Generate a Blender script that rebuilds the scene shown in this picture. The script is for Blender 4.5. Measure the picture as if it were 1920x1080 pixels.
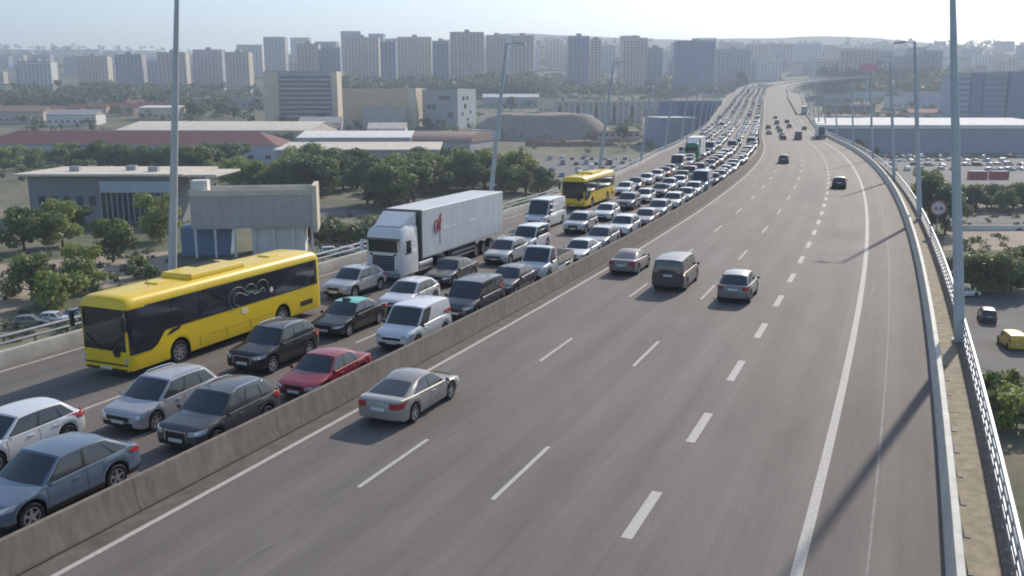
import bpy, math, random
import numpy as np
from math import sin, cos, pi, radians, sqrt, atan2, degrees
from mathutils import Vector, Matrix

scn = bpy.context.scene
for o in list(bpy.data.objects): bpy.data.objects.remove(o)
COL = scn.collection
random.seed(7)

# ------------------------------------------------------------------ camera, sky, sun, exposure
FPX, CAMH = 1700.0, 10.8
PITCH = math.atan(350 / FPX)
cd = bpy.data.cameras.new('camera'); cam = bpy.data.objects.new('camera', cd); COL.objects.link(cam)
cd.sensor_width = 36; cd.lens = FPX / 1920 * 36; cd.clip_start = 0.3; cd.clip_end = 20000
cam.location = (0, 0, CAMH); cam.rotation_euler = (pi / 2 - PITCH, 0, 0)
scn.camera = cam
scn.cycles.filter_width = 1.9

SUN_EL, SUN_AZ = radians(31), radians(30.5)          # azimuth clockwise from +Y
wd = bpy.data.worlds.new('World'); scn.world = wd; wd.use_nodes = True
wn = wd.node_tree; wn.nodes.clear()
sky = wn.nodes.new('ShaderNodeTexSky'); sky.sky_type = 'NISHITA'; sky.sun_disc = False
sky.sun_elevation = SUN_EL; sky.sun_rotation = SUN_AZ
sky.air_density = 1.0; sky.dust_density = 1.0; sky.ozone_density = 2.0
bg = wn.nodes.new('ShaderNodeBackground'); bg.inputs[1].default_value = 0.15
ow = wn.nodes.new('ShaderNodeOutputWorld')
wn.links.new(sky.outputs[0], bg.inputs[0]); wn.links.new(bg.outputs[0], ow.inputs[0])
sl = bpy.data.lights.new('sun', 'SUN'); sl.energy = 4.2; sl.angle = radians(0.9); sl.color = (1.0, 0.90, 0.77)
sun = bpy.data.objects.new('sun', sl); COL.objects.link(sun)
sd = Vector((sin(SUN_AZ) * cos(SUN_EL), cos(SUN_AZ) * cos(SUN_EL), sin(SUN_EL)))
sun.rotation_euler = sd.to_track_quat('Z', 'Y').to_euler()
sun.location = (0, 0, 80)
vs = scn.view_settings
vs.view_transform = 'Standard'; vs.look = 'None'; vs.gamma = 1.0; vs.exposure = 0.16; vs.use_curve_mapping = False
HAZE_DENSITY = 0.00034

# ------------------------------------------------------------------ materials
MATS = {}
def mat(name, col, rough=0.7, metal=0.0, coat=0.0, var=0.0, scale=1.0, bump=0.0, spec=0.5, coord='Object', stretch=None, col2=None):
    if name in MATS: return MATS[name]
    m = bpy.data.materials.new(name); m.use_nodes = True
    nt = m.node_tree; b = nt.nodes['Principled BSDF']
    b.inputs['Roughness'].default_value = rough; b.inputs['Metallic'].default_value = metal
    b.inputs['Coat Weight'].default_value = coat; b.inputs['Coat Roughness'].default_value = 0.06
    b.inputs['Specular IOR Level'].default_value = spec
    c = tuple(col) + (1,)
    b.inputs['Base Color'].default_value = c
    if var or bump:
        tc = nt.nodes.new('ShaderNodeTexCoord'); mp = nt.nodes.new('ShaderNodeMapping')
        nt.links.new(tc.outputs[coord], mp.inputs[0])
        if stretch: mp.inputs['Scale'].default_value = stretch
        nz = nt.nodes.new('ShaderNodeTexNoise'); nz.inputs['Scale'].default_value = scale; nz.inputs['Detail'].default_value = 6
        nz.inputs['Roughness'].default_value = 0.62
        nt.links.new(mp.outputs[0], nz.inputs[0])
        if var:
            rp = nt.nodes.new('ShaderNodeValToRGB')
            lo = tuple(max(0, x * (1 - var)) for x in col); hi = tuple(min(1, x * (1 + var)) for x in (col2 or col))
            rp.color_ramp.elements[0].position = 0.3; rp.color_ramp.elements[1].position = 0.7
            rp.color_ramp.elements[0].color = lo + (1,); rp.color_ramp.elements[1].color = hi + (1,)
            nt.links.new(nz.outputs[0], rp.inputs[0]); nt.links.new(rp.outputs[0], b.inputs['Base Color'])
        if bump:
            bp = nt.nodes.new('ShaderNodeBump'); bp.inputs['Strength'].default_value = bump; bp.inputs['Distance'].default_value = 0.03
            nt.links.new(nz.outputs[0], bp.inputs['Height']); nt.links.new(bp.outputs[0], b.inputs['Normal'])
    MATS[name] = m
    return m

def paint_mat():
    m = bpy.data.materials.new('car_paint'); m.use_nodes = True
    nt = m.node_tree; b = nt.nodes['Principled BSDF']
    oi = nt.nodes.new('ShaderNodeObjectInfo')
    tc = nt.nodes.new('ShaderNodeTexCoord'); nz = nt.nodes.new('ShaderNodeTexNoise'); nz.inputs['Scale'].default_value = 2.2; nz.inputs['Detail'].default_value = 5
    nt.links.new(tc.outputs['Object'], nz.inputs[0])
    mr = nt.nodes.new('ShaderNodeMapRange'); mr.inputs[1].default_value = .3; mr.inputs[2].default_value = .7; mr.inputs[3].default_value = .32; mr.inputs[4].default_value = .5
    nt.links.new(nz.outputs[0], mr.inputs[0]); nt.links.new(mr.outputs[0], b.inputs['Roughness'])
    nt.links.new(oi.outputs['Color'], b.inputs['Base Color'])
    b.inputs['Metallic'].default_value = 0.25
    b.inputs['Coat Weight'].default_value = 0.7; b.inputs['Coat Roughness'].default_value = 0.08
    MATS['car_paint'] = m
    return m
M_paint = paint_mat()
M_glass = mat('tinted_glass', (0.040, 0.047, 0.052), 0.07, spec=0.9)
M_black = mat('black_plastic', (0.02, 0.02, 0.022), 0.55)
M_tyre = mat('tyre_rubber', (0.018, 0.018, 0.019), 0.85)
M_rim = mat('alloy_rim', (0.42, 0.43, 0.45), 0.35, metal=0.7)
M_lamp = mat('lamp_glass', (0.55, 0.58, 0.62), 0.12, metal=0.3, coat=1)
M_tail = mat('tail_lamp', (0.35, 0.015, 0.02), 0.2, coat=1)
M_plate = mat('number_plate', (0.62, 0.63, 0.64), 0.5)
M_chrome = mat('chrome', (0.6, 0.61, 0.63), 0.2, metal=1)
M_conc = mat('concrete', (0.195, 0.168, 0.135), 0.9, var=.26, scale=3.2, bump=.3, stretch=(1,1,.35))
M_conc_l = mat('pale_concrete', (0.50, 0.48, 0.43), 0.85, var=.2, scale=1.1, bump=.2)
M_galv = mat('galvanised_steel', (0.27, 0.295, 0.32), 0.5, metal=.35, var=.12, scale=2)
M_pole = mat('pole_steel', (0.46, 0.51, 0.55), 0.5, metal=.2, var=.1, scale=.7)
M_line = mat('road_paint', (0.46, 0.44, 0.395), 0.8, var=.2, scale=9)
M_line2 = mat('worn_road_paint', (0.42, 0.40, 0.36), 0.8, var=.3, scale=5)
M_walk = mat('walkway_grit', (0.34, 0.29, 0.21), 0.95, var=.3, scale=3, bump=.3)
M_rust = mat('dark_post_steel', (0.07, 0.055, 0.05), 0.7, var=.4, scale=8)
M_white = mat('white_paint', (0.72, 0.72, 0.71), 0.4, coat=.4)

def road_mat():
    m = bpy.data.materials.new('asphalt'); m.use_nodes = True
    nt = m.node_tree; N = nt.nodes; Lk = nt.links; b = N['Principled BSDF']
    uv = N.new('ShaderNodeUVMap'); uv.uv_map = 'st'
    def noise(scale_s, scale_t, detail=5, rough=.6):
        mp = N.new('ShaderNodeMapping'); mp.inputs['Scale'].default_value = (scale_s, scale_t, 1)
        Lk.new(uv.outputs[0], mp.inputs[0])
        n = N.new('ShaderNodeTexNoise'); n.inputs['Scale'].default_value = 1; n.inputs['Detail'].default_value = detail; n.inputs['Roughness'].default_value = rough
        Lk.new(mp.outputs[0], n.inputs[0]); return n.outputs[0]
    def ramp(src, a, bb, lo, hi):
        r = N.new('ShaderNodeMapRange'); r.inputs[1].default_value = a; r.inputs[2].default_value = bb; r.inputs[3].default_value = lo; r.inputs[4].default_value = hi
        Lk.new(src, r.inputs[0]); return r.outputs[0]
    def mul(a, c):
        x = N.new('ShaderNodeMath'); x.operation = 'MULTIPLY'; Lk.new(a, x.inputs[0]); Lk.new(c, x.inputs[1]); return x.outputs[0]
    grain = ramp(noise(14, 14, 3, .8), .3, .7, .86, 1.14)
    blot = ramp(noise(.10, .45, 7, .68), .3, .7, .80, 1.16)
    streak = ramp(noise(.014, 2.2, 6, .75), .3, .7, .87, 1.11)
    sx = N.new('ShaderNodeSeparateXYZ'); Lk.new(uv.outputs[0], sx.inputs[0])
    # tyre tracks: two polished bands per 3.8 m lane
    w = N.new('ShaderNodeMath'); w.operation = 'MULTIPLY_ADD'; w.inputs[1].default_value = 2 * pi / 1.9; w.inputs[2].default_value = 0.4
    Lk.new(sx.outputs[1], w.inputs[0])
    sn = N.new('ShaderNodeMath'); sn.operation = 'SINE'; Lk.new(w.outputs[0], sn.inputs[0])
    trk = ramp(sn.outputs[0], -1, 1, .93, 1.05)
    f = mul(mul(grain, blot), mul(streak, trk))
    # shoulder is laid with a browner mix
    sh = N.new('ShaderNodeMath'); sh.operation = 'GREATER_THAN'; sh.inputs[1].default_value = 15.75; Lk.new(sx.outputs[1], sh.inputs[0])
    mx = N.new('ShaderNodeMix'); mx.data_type = 'RGBA'; Lk.new(sh.outputs[0], mx.inputs[0])
    mx.inputs[6].default_value = (0.168, 0.150, 0.135, 1); mx.inputs[7].default_value = (0.148, 0.129, 0.118, 1)
    v = N.new('ShaderNodeVectorMath'); v.operation = 'SCALE'; Lk.new(mx.outputs[2], v.inputs[0]); Lk.new(f, v.inputs[3])
    Lk.new(v.outputs[0], b.inputs['Base Color'])
    b.inputs['Roughness'].default_value = 0.78; b.inputs['Specular IOR Level'].default_value = .25
    bp = N.new('ShaderNodeBump'); bp.inputs['Strength'].default_value = .25; bp.inputs['Distance'].default_value = .02
    Lk.new(grain, bp.inputs['Height']); Lk.new(bp.outputs[0], b.inputs['Normal'])
    return m
M_road = road_mat()

# ------------------------------------------------------------------ mesh helpers
class MB:
    def __init__(self): self.v = []; self.f = []; self.m = []
    def add(self, vs, fs, mi=0):
        n = len(self.v); self.v += [tuple(p) for p in vs]
        for f in fs: self.f.append(tuple(i + n for i in f)); self.m.append(mi)
    def box(self, x0, x1, y0, y1, z0, z1, mi=0):
        self.add([(x0,y0,z0),(x1,y0,z0),(x1,y1,z0),(x0,y1,z0),(x0,y0,z1),(x1,y0,z1),(x1,y1,z1),(x0,y1,z1)],
                 [(0,3,2,1),(4,5,6,7),(0,1,5,4),(1,2,6,5),(2,3,7,6),(3,0,4,7)], mi); return self
    def bar(self, a, b, r0, r1=None, n=8, mi=0, cap=True):
        r1 = r0 if r1 is None else r1
        a = Vector(a); b = Vector(b); d = (b - a).normalized()
        u = d.orthogonal().normalized(); w = d.cross(u)
        vs = []
        for k in range(n):
            t = 2 * pi * k / n; o = u * cos(t) + w * sin(t)
            vs.append(a + o * r0); vs.append(b + o * r1)
        fs = [(2*k, 2*((k+1) % n), 2*((k+1) % n)+1, 2*k+1) for k in range(n)]
        if cap: fs += [tuple(2*k for k in range(n))[::-1], tuple(2*k+1 for k in range(n))]
        self.add(vs, fs, mi); return self
    def rbox(self, x0, x1, y0, y1, z0, z1, r=.05, mi=0):
        # box with chamfered vertical and top edges
        def ring(i, z): return [(x0+i+r,y0+i,z),(x1-i-r,y0+i,z),(x1-i,y0+i+r,z),(x1-i,y1-i-r,z),(x1-i-r,y1-i,z),(x0+i+r,y1-i,z),(x0+i,y1-i-r,z),(x0+i,y0+i+r,z)]
        self.loft([ring(0, z0), ring(0, z1-r), ring(r*.7, z1)], True, True, mi); return self
    def loft(self, rings, closed=True, caps=False, mi=0, mifn=None):
        n = len(rings[0]); vs = [p for r in rings for p in r]; fs = []; ms = []
        for i in range(len(rings)-1):
            for j in range(n if closed else n-1):
                k = (j+1) % n
                fs.append((i*n+j, i*n+k, (i+1)*n+k, (i+1)*n+j)); ms.append(mifn(i, j) if mifn else mi)
        if caps:
            fs.append(tuple(range(n))[::-1]); ms.append(mi)
            fs.append(tuple((len(rings)-1)*n + j for j in range(n))); ms.append(mi)
        b = len(self.v); self.v += [tuple(p) for p in vs]
        for f, q in zip(fs, ms): self.f.append(tuple(i+b for i in f)); self.m.append(q)
        return self
    def grid(self, fn, nu, nv, mi=0):
        vs = [fn(i/nu, j/nv) for i in range(nu+1) for j in range(nv+1)]
        fs = [(i*(nv+1)+j, (i+1)*(nv+1)+j, (i+1)*(nv+1)+j+1, i*(nv+1)+j+1) for i in range(nu) for j in range(nv)]
        self.add(vs, fs, mi); return self
    def mesh(self, name, mats, smooth=35):
        me = bpy.data.meshes.new(name); me.from_pydata(self.v, [], self.f)
        for m in (mats if isinstance(mats, (list, tuple)) else [mats]): me.materials.append(m)
        if any(self.m): me.polygons.foreach_set('material_index', self.m)
        if smooth:
            me.polygons.foreach_set('use_smooth', [True]*len(me.polygons)); me.set_sharp_from_angle(angle=radians(smooth))
        me.update(); return me
    def build(self, name, mats, parent=None, smooth=35, loc=None):
        o = bpy.data.objects.new(name, self.mesh(name, mats, smooth)); COL.objects.link(o)
        if parent: o.parent = parent
        if loc: o.location = loc
        return o

def fixn(o):
    import bmesh
    bm = bmesh.new(); bm.from_mesh(o.data); bmesh.ops.recalc_face_normals(bm, faces=bm.faces); bm.to_mesh(o.data); bm.free(); return o
def tag(o, label=None, cat=None, group=None, kind=None):
    if label: o['label'] = label
    if cat: o['category'] = cat
    if group: o['group'] = group
    if kind: o['kind'] = kind
    return o
def empty(name, loc=(0,0,0), rz=0):
    o = bpy.data.objects.new(name, None); COL.objects.link(o); o.location = loc; o.rotation_euler = (0,0,rz); o.empty_display_size = .3
    return o
def share(name, me, parent, loc=(0,0,0), rot=(0,0,0), scale=None):
    o = bpy.data.objects.new(name, me); COL.objects.link(o); o.parent = parent; o.location = loc; o.rotation_euler = rot
    if scale: o.scale = scale
    return o
KIDS = {}
def kids(o):
    return [c for c in o.children]
def copy_tree(o, parent=None, color=None):
    c = o.copy(); COL.objects.link(c); c.parent = parent
    if color is not None: c.color = color
    for ch in o['_k'] if False else TREE.get(o.name, []): copy_tree(ch, c, color)
    return c
TREE = {}
def index_tree(root):
    for o in root.children_recursive: TREE.setdefault(o.parent.name, []).append(o)

# ------------------------------------------------------------------ road alignment: s along the road, t to the right of the left edge line
def build_align():
    x0, y0, th0, k, k2 = -9.64, 21.5, 0.41849, 0.00078824, -3.36e-7
    pts = []
    ds = 1.0; x, y = x0, y0; back = []
    s = 0
    while s > -60:
        th = th0 - k*(s-.5); x -= sin(th)*ds; y -= cos(th)*ds; s -= ds; back.append((x, y, 0.0))
    pts = back[::-1] + [(x0, y0, 0.0)]
    x, y, s = x0, y0, 0.0
    while s < 240:
        q = s + .5; th = th0 - k*q - k2*q*q; x += sin(th)*ds; y += cos(th)*ds; s += ds; pts.append((x, y, 0.0))
    far = [pts[-40], pts[-1], (84.5,310,.15), (102.5,375,1.2), (123.0,450,4.2), (149,545,8.2), (174.7,640,12.6), (202.5,735,17.3), (230,830,22.5), (274,930,28.1), (316,990,32.6), (388,1060,38.0), (450,1105,41.5), (520,1150,44)]
    out = []
    for i in range(1, len(far)-2):
        p0, p1, p2, p3 = (np.array(far[i+j]) for j in (-1,0,1,2))
        n = max(4, int(np.linalg.norm(p2-p1)/3))
        a = np.linalg.norm(p1-p0)**.5; b = np.linalg.norm(p2-p1)**.5; c = np.linalg.norm(p3-p2)**.5
        m1 = (p2-p1)+ b*((p1-p0)/a-(p2-p0)/(a+b)) if a+b > 0 else p2-p1
        m1 = b*b*((p1-p0)/(a*a)*(b*b)/(a*a+b*b) + (p2-p1)/(b*b)*(a*a)/(a*a+b*b))
        m2 = b*b*((p2-p1)/(b*b)*(c*c)/(b*b+c*c) + (p3-p2)/(c*c)*(b*b)/(b*b+c*c))
        for q in range(1, n+1):
            u = q/n; out.append((2*u**3-3*u*u+1)*p1+(u**3-2*u*u+u)*m1+(-2*u**3+3*u*u)*p2+(u**3-u*u)*m2)
    P = np.array(pts + [tuple(q) for q in out])
    d = np.r_[0, np.cumsum(np.hypot(np.diff(P[:,0]), np.diff(P[:,1])))]
    S = d - 60.0
    tx = np.gradient(P[:,0], S); ty = np.gradient(P[:,1], S)
    return S, P, np.arctan2(tx, ty), np.gradient(P[:,2], S)
AS, AP, ATH, AG = build_align()
SMAX = float(AS[-1])
def frame(s):
    return (np.interp(s, AS, AP[:,0]), np.interp(s, AS, AP[:,1]), np.interp(s, AS, AP[:,2]), np.interp(s, AS, ATH), np.interp(s, AS, AG))
def RP(s, t, z=0.0):
    x, y, zz, th, g = frame(s)
    return (float(x + t*cos(th)), float(y - t*sin(th)), float(zz + z))
def lerp(a, b, q): return a + (b-a)*q
import bisect
_KX = {}
def itp(tab, x):
    k = id(tab)
    if k not in _KX: _KX[k] = ([a for a, b in tab], tab)          # keep the table alive so its id stays its own
    xs = _KX[k][0]
    if x <= xs[0]: return tab[0][1]
    if x >= xs[-1]: return tab[-1][1]
    i = bisect.bisect_right(xs, x); a, b = tab[i-1], tab[i]
    return a[1] + (b[1]-a[1])*(x-a[0])/(b[0]-a[0])
T_LEFT = [(-60,-16.4),(90,-16.4),(170,-20.3),(300,-20.8),(450,-23),(640,-26),(900,-24),(1300,-22)]
T_RIGHT = [(-60,20.75),(320,20.75),(450,21.5),(560,24),(640,26),(720,27),(760,20.75),(1300,20.75)]
def sts(s0, s1, near=4, far=10):
    out = []; s = s0
    while s < s1: out.append(s); s += near if s < 340 else far
    return out + [s1]
def sweep(mb, prof, s0, s1, near=4, far=10, closed=True, caps=True, toff=None, mi=0):
    rings = []
    for s in sts(s0, s1, near, far):
        o = toff(s) if toff else 0
        rings.append([RP(s, t+o, z) for t, z in prof])
    mb.loft(rings, closed, caps, mi); return mb

# deck ---------------------------------------------------------------
def build_deck():
    S = sts(-45, SMAX-2); V = []; F = []; UV = []
    cols = 15
    for s in S:
        tl, tr = itp(T_LEFT, s)-.9, itp(T_RIGHT, s)-1.75
        for k in range(cols):
            t = lerp(tl, tr, k/(cols-1)); V.append(RP(s, t, 0)); UV.append((s, t))
    for i in range(len(S)-1):
        for k in range(cols-1):
            a = i*cols+k; F.append((a, a+1, a+cols+1, a+cols))
    me = bpy.data.meshes.new('road'); me.from_pydata(V, [], F); me.materials.append(M_road)
    uvl = me.uv_layers.new(name='st')
    li = np.zeros(len(me.loops), int); me.loops.foreach_get('vertex_index', li)
    uvl.data.foreach_set('uv', np.array(UV)[li].ravel())
    o = bpy.data.objects.new('road', me); COL.objects.link(o); tag(o, kind='structure')
    # girder under the deck
    mb = MB(); rings = []
    for s in sts(-45, SMAX-2, 8, 15):
        tl, tr = itp(T_LEFT, s)-1.0, itp(T_RIGHT, s)
        rings.append([RP(s, tl, -.03), RP(s, tl, -.6), RP(s, tl+4, -1.1), RP(s, tl+7, -2.6), RP(s, tr-7, -2.6), RP(s, tr-4, -1.1), RP(s, tr, -.6), RP(s, tr, -.03)])
    mb.loft(rings, True, True); g = mb.build('viaduct_girder', M_conc_l, o, 25)
    return o
road = build_deck()

def strip(mb, t, w, s0, s1, z=.006, near=4, far=10):
    rings = [[RP(s, t-w/2, z), RP(s, t+w/2, z)] for s in sts(s0, s1, near, far)]
    mb.loft(rings, False, False)
for t, w, s0, s1, m in ((0,.17,-40,1000,M_line),(15.75,.27,-40,430,M_line),(-15.9,.18,-40,90,M_line2),(-1.75,.16,-40,1000,M_line)):
    mb = MB(); strip(mb, t, w, s0, s1); mb.build('edge_line', m, road)
mb = MB(); strip(mb, 17.25, .07, -40, 260, .004); mb.build('paving_seam', mat('seam_sealer', (.20,.188,.172), .8, var=.25, scale=2), road)
mb = MB(); strip(mb, -.46, .66, -40, 500, .003); mb.build('grit_strip', mat('road_grit', (.125,.108,.09), .95, var=.3, scale=1.6), road)
mb = MB(); strip(mb, -.79, .10, -40, 700, .005); mb.build('drain_gap_shade', mat('slot_shade', (.02,.02,.02), .9), road)  # flat dark strip: shadow in the drain gap at the barrier foot, painted on
def dash_mesh(l, w, m):
    mb = MB(); mb.grid(lambda u, v: (lerp(0, l, u), lerp(-w/2, w/2, v), 0), 4, 1); return mb.mesh('lane_dash', m)
def dashes(t, w, ln, per, s0, s1, m):
    me = dash_mesh(ln, w, m); s = s0; rest = MB(); r = False
    while s < s1:
        if s < 190:
            x, y, z, th, g = frame(s+ln/2); p = RP(s, t, .006)
            share('lane_dash', me, road, p, (0, 0, pi/2-th))
        else: strip(rest, t, w, s, s+ln, .006, ln, ln); r = True
        s += per
    if r: tag(rest.build('distant_lane_dashes', m, road), kind='stuff')
dashes(3.70, .14, 4.1, 14.0, 4.6-42, 700, M_line)
dashes(7.55, .14, 4.3, 14.0, 5.4-42, 700, M_line)
dashes(11.6, .30, 3.05, 7.12, 3.98-42, 400, M_line)
dashes(-5.1, .15, 4.0, 14.0, -24, 500, M_line)
dashes(-9.0, .15, 4.0, 14.0, -24, 500, M_line)

# wear of the surface: joints, patches, stains
M_tar = mat('tar_joint', (.075,.070,.066), .7, var=.3, scale=3); M_patch = mat('asphalt_patch', (.140,.128,.117), .85, var=.25, scale=1.2, bump=.2); M_scar = mat('pale_scar', (.25,.235,.215), .9, var=.3, scale=2.5)
def quad_st(mb, s0, s1, t0, t1, z):
    n = max(1, int((t1-t0)/4)); m = max(1, int((s1-s0)/5))
    mb.loft([[RP(lerp(s0,s1,i/m), lerp(t0,t1,k/n), z) for k in range(n+1)] for i in range(m+1)], False, False)
for s in (76.0, 167, 258):
    mb = MB(); quad_st(mb, s-.09, s+.09, -.7, 18.9, .0035); mb.build('expansion_joint', M_scar, road)
    mb = MB(); quad_st(mb, s-.09, s+.09, -16.0, -1.5, .0035); mb.build('expansion_joint', M_scar, road)
for s0, s1, t0, t1 in ((88,117,8.2,11.0),(60,66,12.6,15.2)):
    mb = MB(); quad_st(mb, s0, s1, t0, t1, .002); mb.build('asphalt_patch', M_patch, road)
rs_ = random.Random(4)
for k in range(34):                                     # drips, scuffs and sealed cracks
    s0 = rs_.uniform(-4, 120); t0 = rs_.uniform(.3, 18.4); mb = MB(); P = []; t = t0; L_ = rs_.uniform(1.2, 7)
    n = 9
    w_ = rs_.uniform(.015,.05)
    for i in range(n+1):
        t += rs_.uniform(-.07,.07); P.append((s0+L_*i/n, t, w_*(.3+sin(pi*i/n))))
    mb.loft([[RP(s, t-w, .0028), RP(s, t+w, .0028)] for s, t, w in P], False, False); mb.build('road_scuff', rs_.choice((M_tar, M_patch, M_scar)), road)

# median barrier, right-hand parapet, walkway, railing, left-hand parapet
NJ = [(-.86,0),(-.88,.10),(-.99,.34),(-1.05,.80),(-1.07,.86),(-1.21,.86),(-1.23,.80),(-1.29,.34),(-1.40,.10),(-1.42,0)]
mb = MB(); sweep(mb, NJ[::-1], -45, SMAX-4)
mbar = mb.build('median_barrier', M_conc, None, 50)
tag(mbar, 'long grey concrete barrier dividing the jammed lanes from the clear lanes', 'barrier')

jm = MB(); prof_ = [(-.858,.005),(-.878,.10),(-.988,.34),(-1.048,.80),(-1.068,.863),(-1.212,.863),(-1.232,.80)]
jm.loft([[(-.008, -(t+1.14), z) for t, z in prof_], [(.008, -(t+1.14), z) for t, z in prof_]], False, False)
jme = jm.mesh('segment_joint', mat('joint_dark', (.095,.083,.07), .9))
s = -5.0
while s < 120:
    x, y, z, th, g = frame(s); share('segment_joint', jme, mbar, RP(s, -1.14, 0), (0,0,pi/2-th)); s += 6.0
par = empty('roadside_barrier', RP(20, 19.1)); tag(par, 'pale concrete and steel crash barrier between the hard shoulder and the walkway', 'barrier')
def child_world(mb, name, m, parent, smooth=40):
    o = mb.build(name, m, None, smooth); o.parent = parent
    o.matrix_parent_inverse = (Matrix.Translation(parent.location) @ Matrix.Rotation(parent.rotation_euler.z, 4, 'Z')).inverted()
    return o
mb = MB(); sweep(mb, [(18.93,.0),(18.95,.36),(19.0,.42),(19.0,.84),(19.03,.92),(19.2,.92),(19.23,.86),(19.23,.62),(19.16,.58),(19.16,.0)][::-1], -45, SMAX-4, toff=lambda s: itp(T_RIGHT, s)-20.75)
child_world(mb, 'beam', mat('pale_barrier', (.50,.49,.43), .7, var=.22, scale=1.5, bump=.15), par)
mb = MB()
mb.loft([[(-.05,-.04,.62),(.05,-.04,.62),(.05,.04,.62),(-.05,.04,.62)],[(-.05,-.20,.0),(.05,-.20,.0),(.05,-.12,.0),(-.05,-.12,.0)]], True, True)
mb.box(-.1,.1,-.34,-.08,0,.03)
pme = mb.mesh('post', M_rust)
pinv = Matrix.Translation(par.location).inverted()
s = -8
while s < 190:
    x, y, z, th, g = frame(s); p = Vector(RP(s, 19.2, .1)) - par.location
    share('post', pme, par, p, (0, 0, pi/2-th)); s += 2.0
wk = MB(); sweep(wk, [(19.17,.11),(20.12,.11),(20.12,-.02),(19.17,-.02)][::-1], -45, SMAX-4, toff=lambda s: itp(T_RIGHT, s)-20.75)
tag(wk.build('walkway', M_walk, None, 20), kind='structure')
ed = MB(); sweep(ed, [(20.13,.16),(20.75,.16),(20.75,-.9),(20.13,-.9)][::-1], -45, SMAX-4, toff=lambda s: itp(T_RIGHT, s)-20.75)
tag(ed.build('deck_edge_beam', M_conc, None, 20), kind='structure')

def railing(name, label, tt, s0, s1, side, rails, postm, post_to, step=2.0):
    r = empty(name, RP(max(s0,0), tt(max(s0,0)))); tag(r, label, 'railing')
    for z, rad in rails:
        mb = MB(); rings = []
        for s in sts(s0, s1, 4, 10):
            rings.append([RP(s, tt(s)+rad*cos(a), z+rad*sin(a)) for a in (0, pi/3, 2*pi/3, pi, 4*pi/3, 5*pi/3)])
        mb.loft(rings[::-1], True, True); child_world(mb, 'rail', M_galv, r)
    s = s0
    while s < post_to:
        x, y, z, th, g = frame(s); share('post', postm, r, Vector(RP(s, tt(s), .15)) - r.location, (0,0,pi/2-th)); s += step
    return r
mb = MB(); mb.box(-.05,.05,-.015,.015,0,.5); mb.box(-.035,.035,-.015,.015,.5,.98); mb.box(-.09,.09,-.09,.09,0,.025)
rpost = mb.mesh('post', M_galv)
railing('bridge_railing', 'light steel railing of tubes and posts along the outer edge of the walkway', lambda s: 20.36 + itp(T_RIGHT, s)-20.75, -45, SMAX-4, 1, [(1.13,.075),(.78,.04),(.52,.04),(.30,.035)], rpost, 330, 1.25)
mb = MB(); sweep(mb, [(.0,0),(.02,.5),(.06,.62),(.3,.62),(.34,.5),(.36,0)], -45, SMAX-4, toff=lambda s: itp(T_LEFT, s)-.4)
tag(mb.build('edge_parapet', M_conc_l, None, 40), 'low concrete kerb wall along the far left edge of the jammed lanes', 'barrier')
mb = MB(); mb.box(-.05,.05,-.04,.04,0,.62)
lpost = mb.mesh('post', M_galv)
railing('parapet_railing', 'grey two-rail steel railing above the far left edge wall, behind the coaches', lambda s: itp(T_LEFT, s)-.62, -45, SMAX-4, -1, [(1.12,.07),(.82,.06)], lpost, 150, 2.0)
for q in ('parapet_railing',):
    pass

# piers
def pier(s):
    tl, tr = itp(T_LEFT, s), itp(T_RIGHT, s)
    x, y, z, th, g = frame(s)
    zg = gz(x, y) - .5
    r = empty('bridge_pier', (x, y, zg), pi/2-th)
    for tt in (-11, 10.5):
        mb = MB(); n = 12; H = z-2.5-zg
        rings = [[(a*1.1*cos(2*pi*k/n), -tt+a*1.6*sin(2*pi*k/n), h) for k in range(n)] for a, h in ((1,0),(1,H*.8),(1.25,H))]
        mb.loft(rings, True, True); mb.build('column', M_conc_l, r, 40)
    return r

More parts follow.
